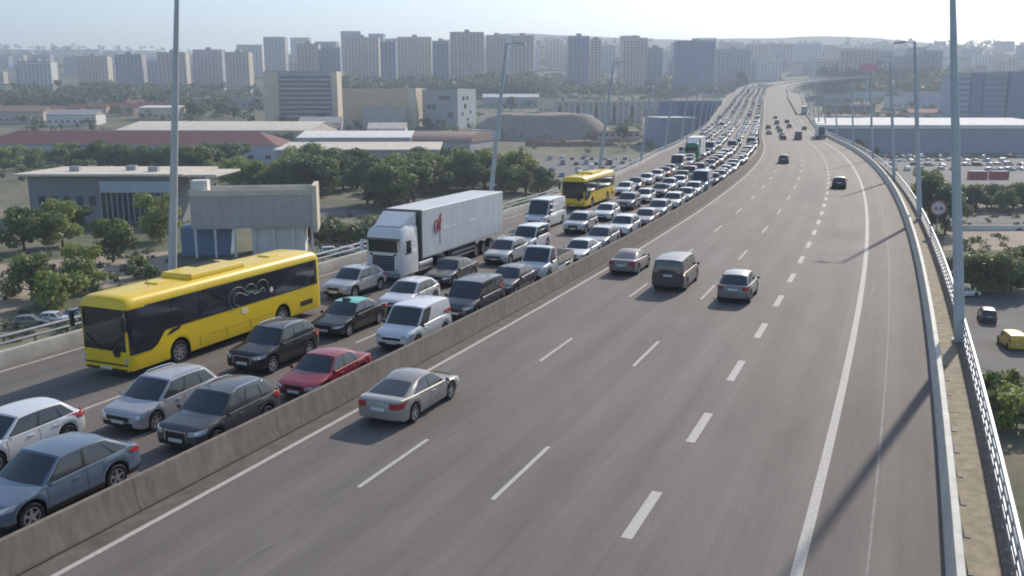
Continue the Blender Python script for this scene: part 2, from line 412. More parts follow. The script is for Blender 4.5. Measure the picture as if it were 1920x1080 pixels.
# ------------------------------------------------------------------ terrain
GZ = [(-300,-16),(430,-16),(600,-6.5),(800,4),(1000,15),(1200,27),(1600,62),(2200,120),(3000,186),(3600,205),(4600,200)]
def gz(x, y):
    b = itp(GZ, y)
    k = min(1, max(0, (y-450)/600))
    b += 24*math.exp(-((x-455)**2+(y-1140)**2)/(110.0**2))
    return b + k*(3.0*sin(x*.011+1.3)*cos(y*.006) + 1.8*sin(x*.027+y*.013)) + min(1, max(0, (y-1300)/1500))*34*(sin(x*.0021+.6)+.5*sin(x*.0052+2))
def ground_mat():
    m = bpy.data.materials.new('dry_ground'); m.use_nodes = True; nt = m.node_tree; N = nt.nodes; L = nt.links; b = N['Principled BSDF']
    tc = N.new('ShaderNodeTexCoord')
    def nz(s, d=6):
        n = N.new('ShaderNodeTexNoise'); n.inputs['Scale'].default_value = s; n.inputs['Detail'].default_value = d; n.inputs['Roughness'].default_value = .65; L.new(tc.outputs['Object'], n.inputs[0]); return n.outputs[0]
    r = N.new('ShaderNodeValToRGB'); e = r.color_ramp.elements
    e[0].position = .3; e[0].color = (.065,.092,.038,1); e[1].position = .74; e[1].color = (.27,.22,.155,1)
    q = e.new(.50); q.color = (.125,.13,.07,1)
    L.new(nz(.03), r.inputs[0])
    r2 = N.new('ShaderNodeMapRange'); r2.inputs[1].default_value = .3; r2.inputs[2].default_value = .7; r2.inputs[3].default_value = .7; r2.inputs[4].default_value = 1.25
    L.new(nz(.35), r2.inputs[0])
    v = N.new('ShaderNodeVectorMath'); v.operation = 'SCALE'; 
    sx = N.new('ShaderNodeSeparateXYZ'); L.new(tc.outputs['Object'], sx.inputs[0])
    mr = N.new('ShaderNodeMapRange'); mr.inputs[1].default_value = 560; mr.inputs[2].default_value = 1000; L.new(sx.outputs[1], mr.inputs[0])
    rg = N.new('ShaderNodeValToRGB'); rg.color_ramp.elements[0].position = .35; rg.color_ramp.elements[0].color = (.04,.065,.03,1); rg.color_ramp.elements[1].position = .68; rg.color_ramp.elements[1].color = (.105,.115,.06,1)
    L.new(nz(.012), rg.inputs[0])
    mx = N.new('ShaderNodeMix'); mx.data_type = 'RGBA'; L.new(mr.outputs[0], mx.inputs[0]); L.new(r.outputs[0], mx.inputs[6]); L.new(rg.outputs[0], mx.inputs[7])
    L.new(mx.outputs[2], v.inputs[0]); L.new(r2.outputs[0], v.inputs[3]); L.new(v.outputs[0], b.inputs['Base Color'])
    b.inputs['Roughness'].default_value = .95
    return m
def build_ground():
    ys = [-250,-100,0,60,120,180,240,300,360,430] + list(np.linspace(460,1300,30)) + list(np.linspace(1350,4400,40))
    xs = np.linspace(-3000, 3400, 130)
    V = [(x, y, gz(x, y)) for y in ys for x in xs]; n = len(xs)
    F = [(j*n+i, j*n+i+1, (j+1)*n+i+1, (j+1)*n+i) for j in range(len(ys)-1) for i in range(n-1)]
    me = bpy.data.meshes.new('ground'); me.from_pydata(V, [], F); me.materials.append(ground_mat()); me.polygons.foreach_set('use_smooth', [True]*len(F))
    o = bpy.data.objects.new('ground', me); COL.objects.link(o); tag(o, kind='structure'); return o
ground = build_ground()
for s in range(-20, 900, 45): tag(pier(s), 'concrete bridge pier of twin columns under the road deck', 'pier', 'bridge piers under the viaduct')

def colx(u, y, z=-16):                       # easting of a surveyed bearing at northing y and level z
    d = y*cos(PITCH) - (z-CAMH)*sin(PITCH); return (u-960)/FPX*d
def gy(v, z=-16):                            # northing where level z lies at the surveyed depression v
    yc = (540-v)/FPX; k = -sin(PITCH)+yc*cos(PITCH); return (z-CAMH)/k*(cos(PITCH)+yc*sin(PITCH))
def gpt(u, v, z=-16): y = gy(v, z); return (colx(u, y, z), y, z)
#@@PART2
# ------------------------------------------------------------------ vehicles (+X forward, origin on the ground under the middle)
def wheel_mesh(r, w, spokes=5):
    t = MB(); n = 20
    prof = [(r*.66,-w*.46),(r*.9,-w*.5),(r*.985,-w*.36),(r,0),(r*.985,w*.36),(r*.9,w*.5),(r*.66,w*.46)]
    rings = [[(a*cos(2*pi*k/n), y, a*sin(2*pi*k/n)) for a, y in prof] for k in range(n+1)]
    t.loft(rings, False, False)
    tyre = t.mesh('tyre', M_tyre, 40)
    m = MB()
    ri = r*.68
    for side in (-1, 1):
        y0 = side*w*.40; y1 = side*w*.20
        m.add([(ri*.96*cos(2*pi*k/n), y1, ri*.96*sin(2*pi*k/n)) for k in range(n)], [tuple(range(n))], 1)
        ring = [[(ri*cos(2*pi*k/n), side*w*.46, ri*sin(2*pi*k/n)), (ri*.88*cos(2*pi*k/n), side*w*.44, ri*.88*sin(2*pi*k/n)), (ri*.86*cos(2*pi*k/n), y1, ri*.86*sin(2*pi*k/n))] for k in range(n+1)]
        m.loft(ring, False, False)
        for k in range(spokes):
            a = 2*pi*k/spokes + .3; c, s_ = cos(a), sin(a)
            def P(rad, off, y): return (c*rad - s_*off, y, s_*rad + c*off)
            q = [P(.03,-.045,y0), P(ri*.9,-.035,y0), P(ri*.9,.035,y0), P(.03,.045,y0)]; b = [(x, y1, z) for x, _, z in q]
            m.add(q+b, [(0,1,2,3),(0,1,5,4),(2,3,7,6),(1,2,6,5)])
        m.bar((0,y1,0),(0,y0+side*.01,0),.07,.06,10)
    return tyre, m.mesh('rim', [M_rim, M_black], 40)
WH = {}
def add_wheel(root, x, y, r, w=.22, spokes=5):
    k = (r, w, spokes)
    if k not in WH: WH[k] = wheel_mesh(r, w, spokes)
    t = share('wheel', WH[k][0], root, (x, y, r)); share('rim', WH[k][1], t)
    return t

def car(name, sp):
    L, W, H, r = sp['L'], sp['W']/2, sp['H'], sp.get('r', .33)
    fo, wb = sp['fo'], sp['wb']
    root = empty(name)
    top, sh = sp['top'], sp['sh']
    gc = sp.get('gc', .20)
    blunt = sp.get('blunt', 1.0)
    wt = [(0,1-.27*blunt),(.05,1-.18*blunt),(.15,1-.09*blunt),(.35,1-.04*blunt),(.8,.99),(1.2,1.0),(L-1.2,1.0),(L-.6,.985),(L-.3,.96),(L-.12,.915),(L-.03,.86),(L,.80)]
    if sp.get('box'): wt = wt[:6] + [(L-.5,1.0),(L-.1,.99),(L-.03,.97),(L,.94)]
    wf = lambda d: itp(wt, d)*W
    Ra = r*1.16
    axles = [fo, fo+wb]
    def zb(d):
        z = gc + .10*max(0, 1-d/.25) + .12*max(0, 1-(L-d)/.3)
        for a in axles:
            if abs(d-a) < Ra: z = max(z, r + sqrt(max(0, Ra*Ra-(d-a)**2))*.98)
        return z
    D = set([d for d, _ in wt] + [d for d, _ in top] + [d for d, _ in sh])
    for a in axles:
        D |= {a + Ra*q for q in (-1.001,-.995,-.96,-.88,-.74,-.55,-.3,0,.3,.55,.74,.88,.96,.995,1.001)}
    D |= set(np.linspace(0, L, 22))
    D = sorted(d for d in D if 0 <= d <= L)
    DD = [D[0]]
    for d in D[1:]:
        if d - DD[-1] > .0015: DD.append(d)
    DD[-1] = L
    def half(d):
        w, b, s_, c = wf(d), zb(d), itp(sh, d), itp(top, d)
        b = min(b, s_-.06)
        h = s_-b
        return [(0,b),(.80*w,b),(.955*w,b+.03*min(1,h/.3)),(.988*w,b+.22*h),(1.0*w,b+.50*h),(.985*w,b+.72*h),(.975*w,b+.80*h),(.955*w,s_-.012),(.925*w,s_+.004),(.80*w,lerp(s_,c,.55)),(.48*w,lerp(s_,c,.9)),(0,c)]
    rings = []
    for d in DD:
        h = half(d); x = L/2-d
        rings.append([(x, y, z) for y, z in h] + [(x, -y, z) for y, z in h[-2:0:-1]])
    n = len(rings[0])
    mb = MB()
    def mi(i, j): return 1 if j in (0,1,n-1,n-2) or (j in (2,n-3) and sp.get('clad')) else 0
    mb.loft(rings, True, True, 0, mi)
    # greenhouse ------------------------------------------------------
    g0, g1, g2, g3 = sp['gh']; tw = sp.get('tum', .78)*W; bowf, bowr = sp.get('bow', .13), sp.get('bowr', .07)
    rz = lambda q: H - .05*(2*abs(q-.42))**2 - sp.get('rdrop', 0)*max(0, q-.4)**1.5
    def roof(q, yf):
        b = bowf*.55*max(0, 1-q*3.5) - bowr*.6*max(0, 1-(1-q)*3.5)
        wq = tw*(1 - sp.get('rtaper', .06)*q)
        return Vector((L/2 - lerp(g1, g2, q) + b*(1-yf*yf), yf*wq, rz(q) - .055*abs(yf)**2.6))
    def low(q):
        d = lerp(g0+.10, g3-.05, q); return d
    def side(q, v, sg):
        d = low(q); a = Vector((L/2-d, sg*wf(d)*.925, itp(sh, d)-.025)); b = roof(q, sg)
        p = a.lerp(b, v); p.y += sg*.022*sin(pi*v); return p
    def wind(yf, v):
        a = Vector((L/2-low(0)+bowf*(1-yf*yf), yf*wf(low(0))*.925, itp(sh, low(0))-.025 + .03*(1-yf*yf)))
        p = a.lerp(roof(0, yf), v); p.y += yf*.022*sin(pi*v); p.x += .03*sin(pi*v)*(1-yf*yf); return p
    def back(yf, v):
        a = Vector((L/2-low(1)-bowr*(1-yf*yf), yf*wf(low(1))*.925, itp(sh, low(1))-.025))
        p = a.lerp(roof(1, yf), v); p.y += yf*.022*sin(pi*v); p.x -= .03*sin(pi*v)*(1-yf*yf); return p
    for sg in (-1, 1):
        mb.grid(lambda u, v: side(u if sg < 0 else 1-u, v, sg), 10, 5)
    mb.grid(lambda u, v: roof(u, lerp(1, -1, v)), 12, 10)
    mb.grid(lambda u, v: wind(lerp(-1, 1, 1-u), 1-v), 10, 5)
    mb.grid(lambda u, v: back(lerp(-1, 1, u), 1-v), 10, 5)
    body = mb.build('body', [M_paint, M_black], root, 32); fixn(body)
    if sp.get('roofmat'):
        rm = MB(); rm.grid(lambda u, v: roof(lerp(.0,1,u), lerp(1,-1,v)) + Vector((0,0,.012)), 10, 8)
        o = rm.build('roof_panel', sp['roofmat'], root)
        rm = MB()
    def patch(fn, nu, nv, off, name, m, c):
        P = [[Vector(fn(i/nu, j/nv)) for j in range(nv+1)] for i in range(nu+1)]
        q = MB(); cen = Vector(c); V = []
        for i in range(nu+1):
            for j in range(nv+1):
                du = P[min(i+1,nu)][j]-P[max(i-1,0)][j]; dv = P[i][min(j+1,nv)]-P[i][max(j-1,0)]
                nn = du.cross(dv).normalized()
                if nn.dot(P[i][j]-cen) < 0: nn = -nn
                V.append((P[i][j], nn))
        top_ = [p+nn*off for p, nn in V]; bot = [p-nn*.012 for p, nn in V]; N1 = nv+1
        fs = [(i*N1+j,(i+1)*N1+j,(i+1)*N1+j+1,i*N1+j+1) for i in range(nu) for j in range(nv)]
        q.add(top_, fs)
        rim = [i*N1 for i in range(nu+1)] + [nu*N1+j for j in range(1,N1)] + [i*N1+nv for i in range(nu-1,-1,-1)] + [j for j in range(nv-1,0,-1)]
        q.add([top_[k] for k in rim]+[bot[k] for k in rim], [(k,(k+1)%len(rim),len(rim)+(k+1)%len(rim),len(rim)+k) for k in range(len(rim))])
        o = q.build(name, m, root, 50)
        return fixn(o)
    C = (0,0,H*.55)
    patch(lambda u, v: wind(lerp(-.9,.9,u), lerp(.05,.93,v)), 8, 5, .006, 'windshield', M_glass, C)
    if sp.get('rearwin', True):
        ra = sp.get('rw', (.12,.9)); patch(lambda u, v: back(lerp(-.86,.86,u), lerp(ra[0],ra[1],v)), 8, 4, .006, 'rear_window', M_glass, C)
    qa, qb = sp['win'][0][0], sp['win'][-1][1]
    for sg in (-1, 1):
        patch(lambda u, v: side(lerp(qa-.015, qb+.015, u), lerp(.055,.905,v), sg), 8, 4, .004, 'window_trim', M_black, C)
        for a, b in sp['win']:
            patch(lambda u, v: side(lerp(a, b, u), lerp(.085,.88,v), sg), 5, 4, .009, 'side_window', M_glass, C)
    # lights, grille, plates -------------------------------------------
    def yw(d, z):
        i = max(1, min(len(DD)-1, int(np.searchsorted(DD, d)))); a, b = DD[i-1], DD[i]; q = (d-a)/(b-a)
        h0, h1 = half(a)[2:9], half(b)[2:9]
        return lerp(float(np.interp(z, [p[1] for p in h0], [p[0] for p in h0])), float(np.interp(z, [p[1] for p in h1], [p[0] for p in h1])), q)
    def fx(y, z=.6):
        for d in np.linspace(0, .75, 90):
            if yw(d, z) >= abs(y): return d
        return .75
    def rx(y, z=.9):
        for d in np.linspace(L, L-.75, 90):
            if yw(d, z) >= abs(y): return d
        return L-.75
    hz0, hz1 = sp.get('hl', (.62,.76)); hy = sp.get('hly', (.55,.945))
    for sg in (-1, 1):
        patch(lambda u, v: (lambda y, z: (L/2-fx(y, z), sg*y, z))(W*lerp(hy[0],hy[1],u), lerp(hz0+.03*u, hz1+.045*u, v)), 7, 3, .016, 'headlight', M_lamp, (L/2-1.2,0,.6))
        tz0, tz1 = sp.get('tl', (.78,.98)); ty = sp.get('tly', (.56,.945))
        patch(lambda u, v: (lambda y, z: (L/2-rx(y, z), sg*y, z))(W*lerp(ty[0],ty[1],u), lerp(tz0, tz1, v)), 7, 3, .018, 'taillight', M_tail, (-L/2+1.2,0,.7))
        mx = L/2-low(.0)-.22; my = wf(low(.05))*.93
        q = MB(); n_ = 8
        prof = [(0,.02),(.03,.085),(.10,.10),(.17,.075),(.20,.02)]
        q.loft([[(mx+.07-d*.0+.05*sin(2*pi*k/n_)*a*8*.13, sg*(my+.03+d), itp(sh, low(0))+.07+cos(2*pi*k/n_)*a*.75) for k in range(n_)] for d, a in prof], True, True)
        fixn(q.build('door_mirror', M_paint if not sp.get('blackmirror') else M_black, root, 60))
    gr = sp.get('grille', (.40,.52,.66))
    if sp.get('gframe'):
        patch(lambda u, v: (L/2-fx(W*(gr[0]+.05)*lerp(-1,1,u)), W*(gr[0]+.05)*lerp(-1,1,u), lerp(gr[1]-.035,gr[2]+.035,v)), 6, 2, .009, 'grille_frame', M_chrome, (L/2-1.5,0,.5))
    patch(lambda u, v: (L/2-fx(W*gr[0]*lerp(-1,1,u)), W*gr[0]*lerp(-1,1,u), lerp(gr[1],gr[2],v)), 6, 2, .012, 'grille', M_black, (L/2-1.5,0,.5))
    patch(lambda u, v: (L/2-fx(W*.70*lerp(-1,1,u)), W*.70*lerp(-1,1,u), lerp(gc+.10,gc+.25,v)), 6, 2, .010, 'lower_intake', M_black, (L/2-1.5,0,.4))
    pz = sp.get('plate', (.46,.80))
    q = MB(); q.box(L/2+.012, L/2+.03, -.26, .26, pz[0]-.055, pz[0]+.055); q.build('number_plate', M_plate, root)
    q = MB(); q.box(-L/2-.02, -L/2-.004, -.26, .26, pz[1]-.055, pz[1]+.055); q.build('number_plate', M_plate, root)
    for a in axles:
        for sg in (-1, 1): add_wheel(root, L/2-a, sg*(W-.12), r, .22, sp.get('spokes', 5))
    for d in [low(a)-.02 for a, b in sp['win'][:2]]+[low(sp['win'][min(1,len(sp['win'])-1)][1])]:
        for sg in (-1, 1):
            if min(abs(d-a) for a in axles) < Ra: continue
            zs = itp(sh, d)
            patch(lambda u, v: (L/2-d-.012*u, sg*yw(d, lerp(gc+.08, zs-.06, v)), lerp(gc+.08, zs-.06, v)), 1, 6, .003, 'door_seam', M_black, C)
    for a, b in sp['win'][:2]:
        d = low(b)-.20
        if min(abs(d-q_) for q_ in axles) < Ra*.8: continue
        for sg in (-1, 1):
            z_ = itp(sh, d)-.15; q = MB(); y_ = sg*(yw(d, z_)+.015); q.box(L/2-d-.11, L/2-d+.11, y_-.018, y_+.018, z_-.016, z_+.016); q.build('door_handle', M_paint, root)
    if sp.get('rails'):
        for sg in (-1, 1):
            q = MB(); pts = [roof(u, sg*.93)+Vector((0,0,.055 if 0<k<8 else -.01)) for k, u in enumerate(np.linspace(.08,.92,9))]
            for a, b in zip(pts, pts[1:]): q.bar(a, b, .022, n=6)
            q.build('roof_rail', M_chrome if sp['rails'] == 1 else M_black, root)
    return root

SPEC = {}
SPEC['hatchback'] = dict(L=4.15, W=1.78, H=1.47, fo=.82, wb=2.55, r=.315, top=[(0,.60),(.06,.68),(.25,.76),(1.0,.92),(1.3,.96),(3.9,.96),(4.1,.90),(4.15,.80)], sh=[(0,.58),(.06,.66),(.25,.73),(1.0,.86),(1.4,.90),(3.8,.97),(4.1,.92),(4.15,.82)],
    gh=(1.02,1.85,3.45,4.02), tum=.74, win=[(.05,.40),(.44,.72),(.75,.90)], hl=(.54,.64), tl=(.74,.95), grille=(.45,.50,.60))
SPEC['sedan'] = dict(L=4.55, W=1.80, H=1.44, fo=.88, wb=2.68, r=.32, top=[(0,.58),(.06,.66),(.25,.73),(1.1,.90),(1.4,.94),(3.7,.98),(4.35,.98),(4.5,.92),(4.55,.82)], sh=[(0,.56),(.06,.64),(.25,.70),(1.1,.84),(1.4,.88),(3.9,.96),(4.35,.95),(4.5,.90),(4.55,.80)],
    gh=(1.1,1.95,3.2,4.0), tum=.72, win=[(.05,.38),(.42,.72),(.75,.88)], hl=(.52,.62), tl=(.72,.90), plate=(.42,.78))
SPEC['coupe_sedan'] = dict(L=4.60, W=1.82, H=1.41, fo=.92, wb=2.70, r=.325, top=[(0,.56),(.06,.64),(.25,.71),(1.15,.88),(1.5,.92),(3.9,1.00),(4.40,1.01),(4.54,.96),(4.60,.84)], sh=[(0,.54),(.06,.62),(.25,.68),(1.15,.82),(1.5,.87),(4.0,.97),(4.40,.98),(4.54,.93),(4.60,.82)],
    gh=(1.15,2.05,3.05,4.22), tum=.70, rdrop=.06, win=[(.05,.42),(.45,.80)], hl=(.51,.60), tl=(.70,.90), tly=(.50,.945), plate=(.42,.66))
SPEC['suv'] = dict(L=4.62, W=1.89, H=1.66, fo=.88, wb=2.75, r=.36, gc=.24, top=[(0,.74),(.06,.84),(.25,.94),(1.0,1.06),(1.35,1.09),(4.3,1.10),(4.56,1.02),(4.62,.88)], sh=[(0,.72),(.06,.81),(.25,.89),(1.0,1.0),(1.4,1.03),(4.25,1.10),(4.56,1.02),(4.62,.88)],
    gh=(1.15,1.98,3.95,4.48), tum=.76, win=[(.05,.36),(.40,.68),(.71,.90)], hl=(.70,.83), tl=(.86,1.06), grille=(.42,.46,.78), plate=(.52,.86), rails=1, clad=1, gframe=1)
SPEC['crossover'] = dict(L=4.25, W=1.80, H=1.58, fo=.84, wb=2.61, r=.345, gc=.22, top=[(0,.68),(.06,.77),(.25,.86),(1.0,1.0),(1.3,1.03),(3.95,1.05),(4.2,.98),(4.25,.84)], sh=[(0,.66),(.06,.74),(.25,.81),(1.0,.94),(1.4,.97),(3.9,1.06),(4.2,.98),(4.25,.84)],
    gh=(1.05,1.86,3.45,4.10), tum=.74, win=[(.05,.40),(.44,.74),(.77,.90)], hl=(.62,.74), tl=(.80,1.0), grille=(.44,.56,.70), clad=1)
SPEC['coupe_suv'] = dict(L=4.62, W=1.88, H=1.65, fo=.88, wb=2.74, r=.37, gc=.24, top=[(0,.72),(.06,.82),(.25,.92),(1.0,1.04),(1.35,1.07),(4.2,1.12),(4.50,1.06),(4.62,.88)], sh=[(0,.70),(.06,.79),(.25,.87),(1.0,.98),(1.4,1.01),(4.2,1.10),(4.50,1.04),(4.62,.86)],
    gh=(1.15,2.0,3.55,4.48), tum=.75, rdrop=.05, win=[(.05,.40),(.44,.74),(.77,.90)], hl=(.70,.82), tl=(.88,1.0), clad=1)
SPEC['estate'] = dict(L=4.55, W=1.84, H=1.56, fo=.90, wb=2.70, r=.33, top=[(0,.62),(.06,.71),(.25,.80),(1.05,.96),(1.4,1.0),(4.25,1.02),(4.5,.95),(4.55,.82)], sh=[(0,.60),(.06,.68),(.25,.76),(1.05,.90),(1.4,.94),(4.2,1.03),(4.5,.95),(4.55,.82)],
    gh=(1.0,1.95,3.85,4.42), tum=.76, win=[(.04,.36),(.39,.68),(.71,.91)], hl=(.58,.69), tl=(.78,1.0), rails=1, grille=(.52,.50,.64))
SPEC['small_van'] = dict(L=4.42, W=1.86, H=1.84, fo=.86, wb=2.78, r=.33, box=1, top=[(0,.70),(.06,.80),(.25,.90),(.85,1.06),(1.2,1.10),(4.3,1.10),(4.42,1.06)], sh=[(0,.68),(.06,.77),(.25,.86),(.85,1.0),(1.2,1.03),(4.3,1.08),(4.42,1.05)],
    gh=(.90,1.70,4.28,4.44), tum=.86, bow=.10, bowr=.02, rtaper=.01, win=[(.03,.27)], rearwin=False, hl=(.66,.79), tl=(.9,1.3), tly=(.86,.95), blackmirror=1, grille=(.5,.56,.68))
SPEC['people_van'] = dict(SPEC['small_van'], win=[(.03,.27),(.30,.58),(.61,.92)], rearwin=True, rw=(.15,.85))
SPEC['minibus'] = dict(L=4.95, W=1.93, H=1.92, fo=.92, wb=3.1, r=.345, box=1, top=[(0,.74),(.06,.86),(.25,.96),(.9,1.10),(1.25,1.14),(4.85,1.14),(4.95,1.1)], sh=[(0,.72),(.06,.83),(.25,.91),(.9,1.04),(1.25,1.07),(4.85,1.1),(4.95,1.06)],
    gh=(.95,1.75,4.80,4.96), tum=.83, bow=.10, bowr=.03, rtaper=.02, win=[(.03,.27),(.30,.60),(.63,.94)], rw=(.08,.86), hl=(.74,.88), tl=(.85,1.25), tly=(.88,.95), blackmirror=1, plate=(.5,.95))
SPEC['large_van'] = dict(L=5.95, W=2.05, H=2.50, fo=.95, wb=3.95, r=.35, box=1, top=[(0,.82),(.06,.98),(.25,1.10),(.85,1.24),(1.2,1.28),(5.85,1.28),(5.95,1.22)], sh=[(0,.80),(.06,.94),(.25,1.04),(.85,1.16),(1.2,1.20),(5.85,1.22),(5.95,1.2)],
    gh=(.80,1.65,5.82,5.97), tum=.88, bow=.10, bowr=.02, rtaper=.0, win=[(.02,.20)], rearwin=False, hl=(.86,1.02), tl=(.9,1.5), tly=(.9,.95), blackmirror=1, grille=(.55,.6,.82))
SPEC['dropside_truck'] = dict(L=5.5, W=1.96, H=2.02, fo=.90, wb=3.4, r=.35, box=1, top=[(0,.80),(.06,.92),(.25,1.02),(.85,1.16),(1.2,1.18),(2.45,1.18),(2.5,.70),(5.4,.70),(5.5,.66)], sh=[(0,.78),(.06,.88),(.25,.97),(.85,1.08),(1.2,1.12),(2.45,1.12),(2.5,.66),(5.4,.66),(5.5,.62)],
    gh=(.80,1.55,2.30,2.46), tum=.86, bow=.10, bowr=.02, rtaper=.0, win=[(.08,.80)], rw=(.3,.85), hl=(.76,.90), tl=(.5,.62), blackmirror=1, grille=(.5,.56,.74), plate=(.46,.55))

PROTO = {}
def proto(kind):
    if kind not in PROTO:
        r = car('proto_'+kind, SPEC[kind]); index_tree(r)
        if kind == 'dropside_truck':
            wood = mat('pale_timber', (.55,.46,.36), .8, var=.2, scale=3, stretch=(1,8,1))
            L, W = 5.5, .98
            for k, (a) in enumerate(((-L/2,-L/2+2.95,-W,-W+.04),(-L/2,-L/2+2.95,W-.04,W),(-L/2,-L/2+.04,-W+.045,W-.045),(-L/2+2.91,-L/2+2.95,-W+.045,W-.045))):
                q = MB(); q.box(a[0],a[1],a[2],a[3],.80,1.28); q.build('bed_panel', wood, r)
            q = MB(); q.box(-L/2+.045,-L/2+2.905,-W+.045,W-.045,.74,.80); q.build('bed_floor', M_black, r)
            TREE.pop(r.name, None); TREE.update({}); 
            for o in r.children_recursive: TREE.pop(o.name, None)
            index_tree(r)
        PROTO[kind] = r
    return PROTO[kind]
FAR = {}
def far_mesh(kind):
    if kind not in FAR:
        r = proto(kind); V = []; F = []; MI = []; ms = []
        for o in r.children_recursive:
            mw = Matrix.Identity(4); q = o
            while q is not r: mw = q.matrix_basis @ mw; q = q.parent
            if o.name.startswith(('grille','door_','rim','window_trim')): continue
            b = len(V); V += [tuple(mw @ v.co) for v in o.data.vertices]
            ix = []
            for m in o.data.materials:
                if m not in ms: ms.append(m)
                ix.append(ms.index(m))
            for pl in o.data.polygons: F.append(tuple(b+i for i in pl.vertices)); MI.append(ix[pl.material_index])
        me = bpy.data.meshes.new('far_'+kind); me.from_pydata(V, [], F)
        for m in ms: me.materials.append(m)
        me.polygons.foreach_set('material_index', MI); me.polygons.foreach_set('use_smooth', [True]*len(F)); me.set_sharp_from_angle(angle=radians(35))
        FAR[kind] = me
    return FAR[kind]
def pose(o, s, t, oncoming, yaw=0.0):
    x, y, z, th, g = frame(s)
    o.location = RP(s, t, .008)
    a = math.atan(g)
    o.rotation_euler = (0, a if oncoming else -a, pi/2 - th + (pi if oncoming else 0) + yaw)
COLS = {'white': (.70,.71,.71), 'silver': (.40,.41,.43), 'grey': (.17,.175,.185), 'dark grey': (.065,.067,.072), 'black': (.014,.014,.017), 'blue': (.05,.10,.22), 'red': (.28,.018,.03), 'pale blue': (.28,.36,.46),
        'champagne': (.30,.285,.265), 'yellow': (.62,.42,.02), 'dark blue': (.02,.03,.07), 'slate blue': (.13,.175,.235), 'pinkish silver': (.42,.36,.37), 'taupe': (.19,.165,.16), 'green': (.03,.16,.07), 'beige': (.45,.40,.32)}
NAMES = {'hatchback':'hatchback_car','sedan':'sedan_car','coupe_sedan':'coupe_car','suv':'sport_utility_car','crossover':'crossover_car','coupe_suv':'coupe_utility_car','estate':'estate_car','small_van':'delivery_van','people_van':'passenger_van','minibus':'minibus','large_van':'panel_van','dropside_truck':'dropside_truck'}
CATS = {'small_van':'van','people_van':'van','minibus':'van','large_van':'van','dropside_truck':'truck'}
VEH = []
def put(kind, colour, s_front, t, label, oncoming=True, group=None, near=True, yaw=0.0, lx=1.0):
    L = SPEC[kind]['L']*lx
    s = s_front + L/2 if oncoming else s_front - L/2
    c = COLS[colour] + (1,)
    if near:
        p = proto(kind); o = copy_tree(p, None, c); o.name = NAMES[kind]
        for q in o.children_recursive: q.name = q.name.split('.')[0]
    else:
        o = bpy.data.objects.new(NAMES[kind], far_mesh(kind)); COL.objects.link(o); o.color = c
    if lx != 1.0:                                         # a shorter model of the same kind, wheels kept round
        o.scale.x = lx
        for q in o.children:
            if q.name.startswith('wheel'): q.scale.x = 1/lx
    pose(o, s, t, oncoming, yaw)
    tag(o, label, CATS.get(kind, 'car'), group)
    VEH.append((s-L/2, s+L/2, t, oncoming))
    return o

JAM = 'vehicles queueing towards the camera'
# lane nearest the median
put('coupe_suv','slate blue', -1.9, -3.35, 'metallic blue-grey coupe SUV, nearest car of the jam beside the concrete barrier', group=JAM)
put('suv','dark grey', 4.3, -2.75, 'dark grey SUV with chrome roof rails beside the barrier, next to the silver estate', group=JAM, lx=.90)
red = put('sedan','red', 9.95, -2.55, 'red sedan in the jam beside the concrete barrier', group=JAM, lx=.90)
put('small_van','white', 17.2, -2.75, 'white compact delivery van beside the barrier behind the red sedan', group=JAM, lx=.93)
put('people_van','dark grey', 23.3, -2.75, 'dark grey passenger van beside the barrier behind the white compact van', group=JAM)
put('hatchback','dark grey', 29.5, -3.15, 'dark grey hatchback beside the barrier ahead of the white dropside truck', group=JAM)
put('dropside_truck','white', 34.2, -3.0, 'small white truck with an open pale timber dropside bed', group=JAM)
put('sedan','white', 41.2, -2.7, 'white sedan directly behind the timber-bedded dropside truck', group=JAM)
put('estate','silver', 47.1, -2.95, 'silver estate car second behind the dropside truck, beside the barrier', group=JAM)
put('suv','white', 53.7, -2.95, 'white SUV third behind the dropside truck, beside the barrier', group=JAM)
put('hatchback','pinkish silver', 60.8, -2.7, 'pinkish silver hatchback fourth behind the dropside truck, beside the barrier', group=JAM)
put('estate','silver', 67.6, -3.0, 'silver estate car fifth behind the dropside truck, beside the barrier', group=JAM)
put('suv','white', 74.2, -2.9, 'white SUV sixth behind the dropside truck, beside the barrier', group=JAM)
put('crossover','silver', 81.0, -2.8, 'silver crossover seventh behind the dropside truck, beside the barrier', group=JAM)
put('suv','white', 87.6, -3.0, 'white SUV eighth behind the dropside truck, just ahead of a pale blue high van', group=JAM)
put('large_van','pale blue', 94.5, -3.2, 'pale blue high-roofed van beside the barrier in the middle of the jam', group=JAM)
# middle lane
put('hatchback','white', .3, -7.5, 'white hatchback cut off by the left edge, ahead of the silver estate', group=JAM)
put('estate','silver', 4.95, -5.85, 'silver estate car in the middle jam lane in front of the yellow coach', group=JAM, lx=.90)
put('suv','black', 11.9, -6.5, 'black SUV beside the yellow coach, behind the silver estate', group=JAM, lx=.90)
taxi = put('sedan','black', 18.0, -6.85, 'black taxi sedan with a turquoise green roof', group=JAM)
put('hatchback','white', 23.6, -6.55, 'white hatchback half hidden behind the white compact delivery van', group=JAM)
put('sedan','dark grey', 30.6, -7.6, 'dark grey sedan beside the front of the articulated lorry', group=JAM)
put('estate','silver', 38.6, -7.3, 'silver estate car beside the lorry trailer, ahead of the white passenger van', group=JAM)
put('people_van','white', 44.0, -7.6, 'white passenger van in the middle lane beside the rear of the lorry trailer', group=JAM)
put('suv','silver', 54.4, -6.9, 'silver SUV with dark front beside the white panel van', group=JAM)
put('hatchback','white', 63.6, -7.1, 'white hatchback beside the second yellow coach', group=JAM)
put('suv','grey', 72.4, -7.2, 'grey SUV beside the middle of the second yellow coach', group=JAM)
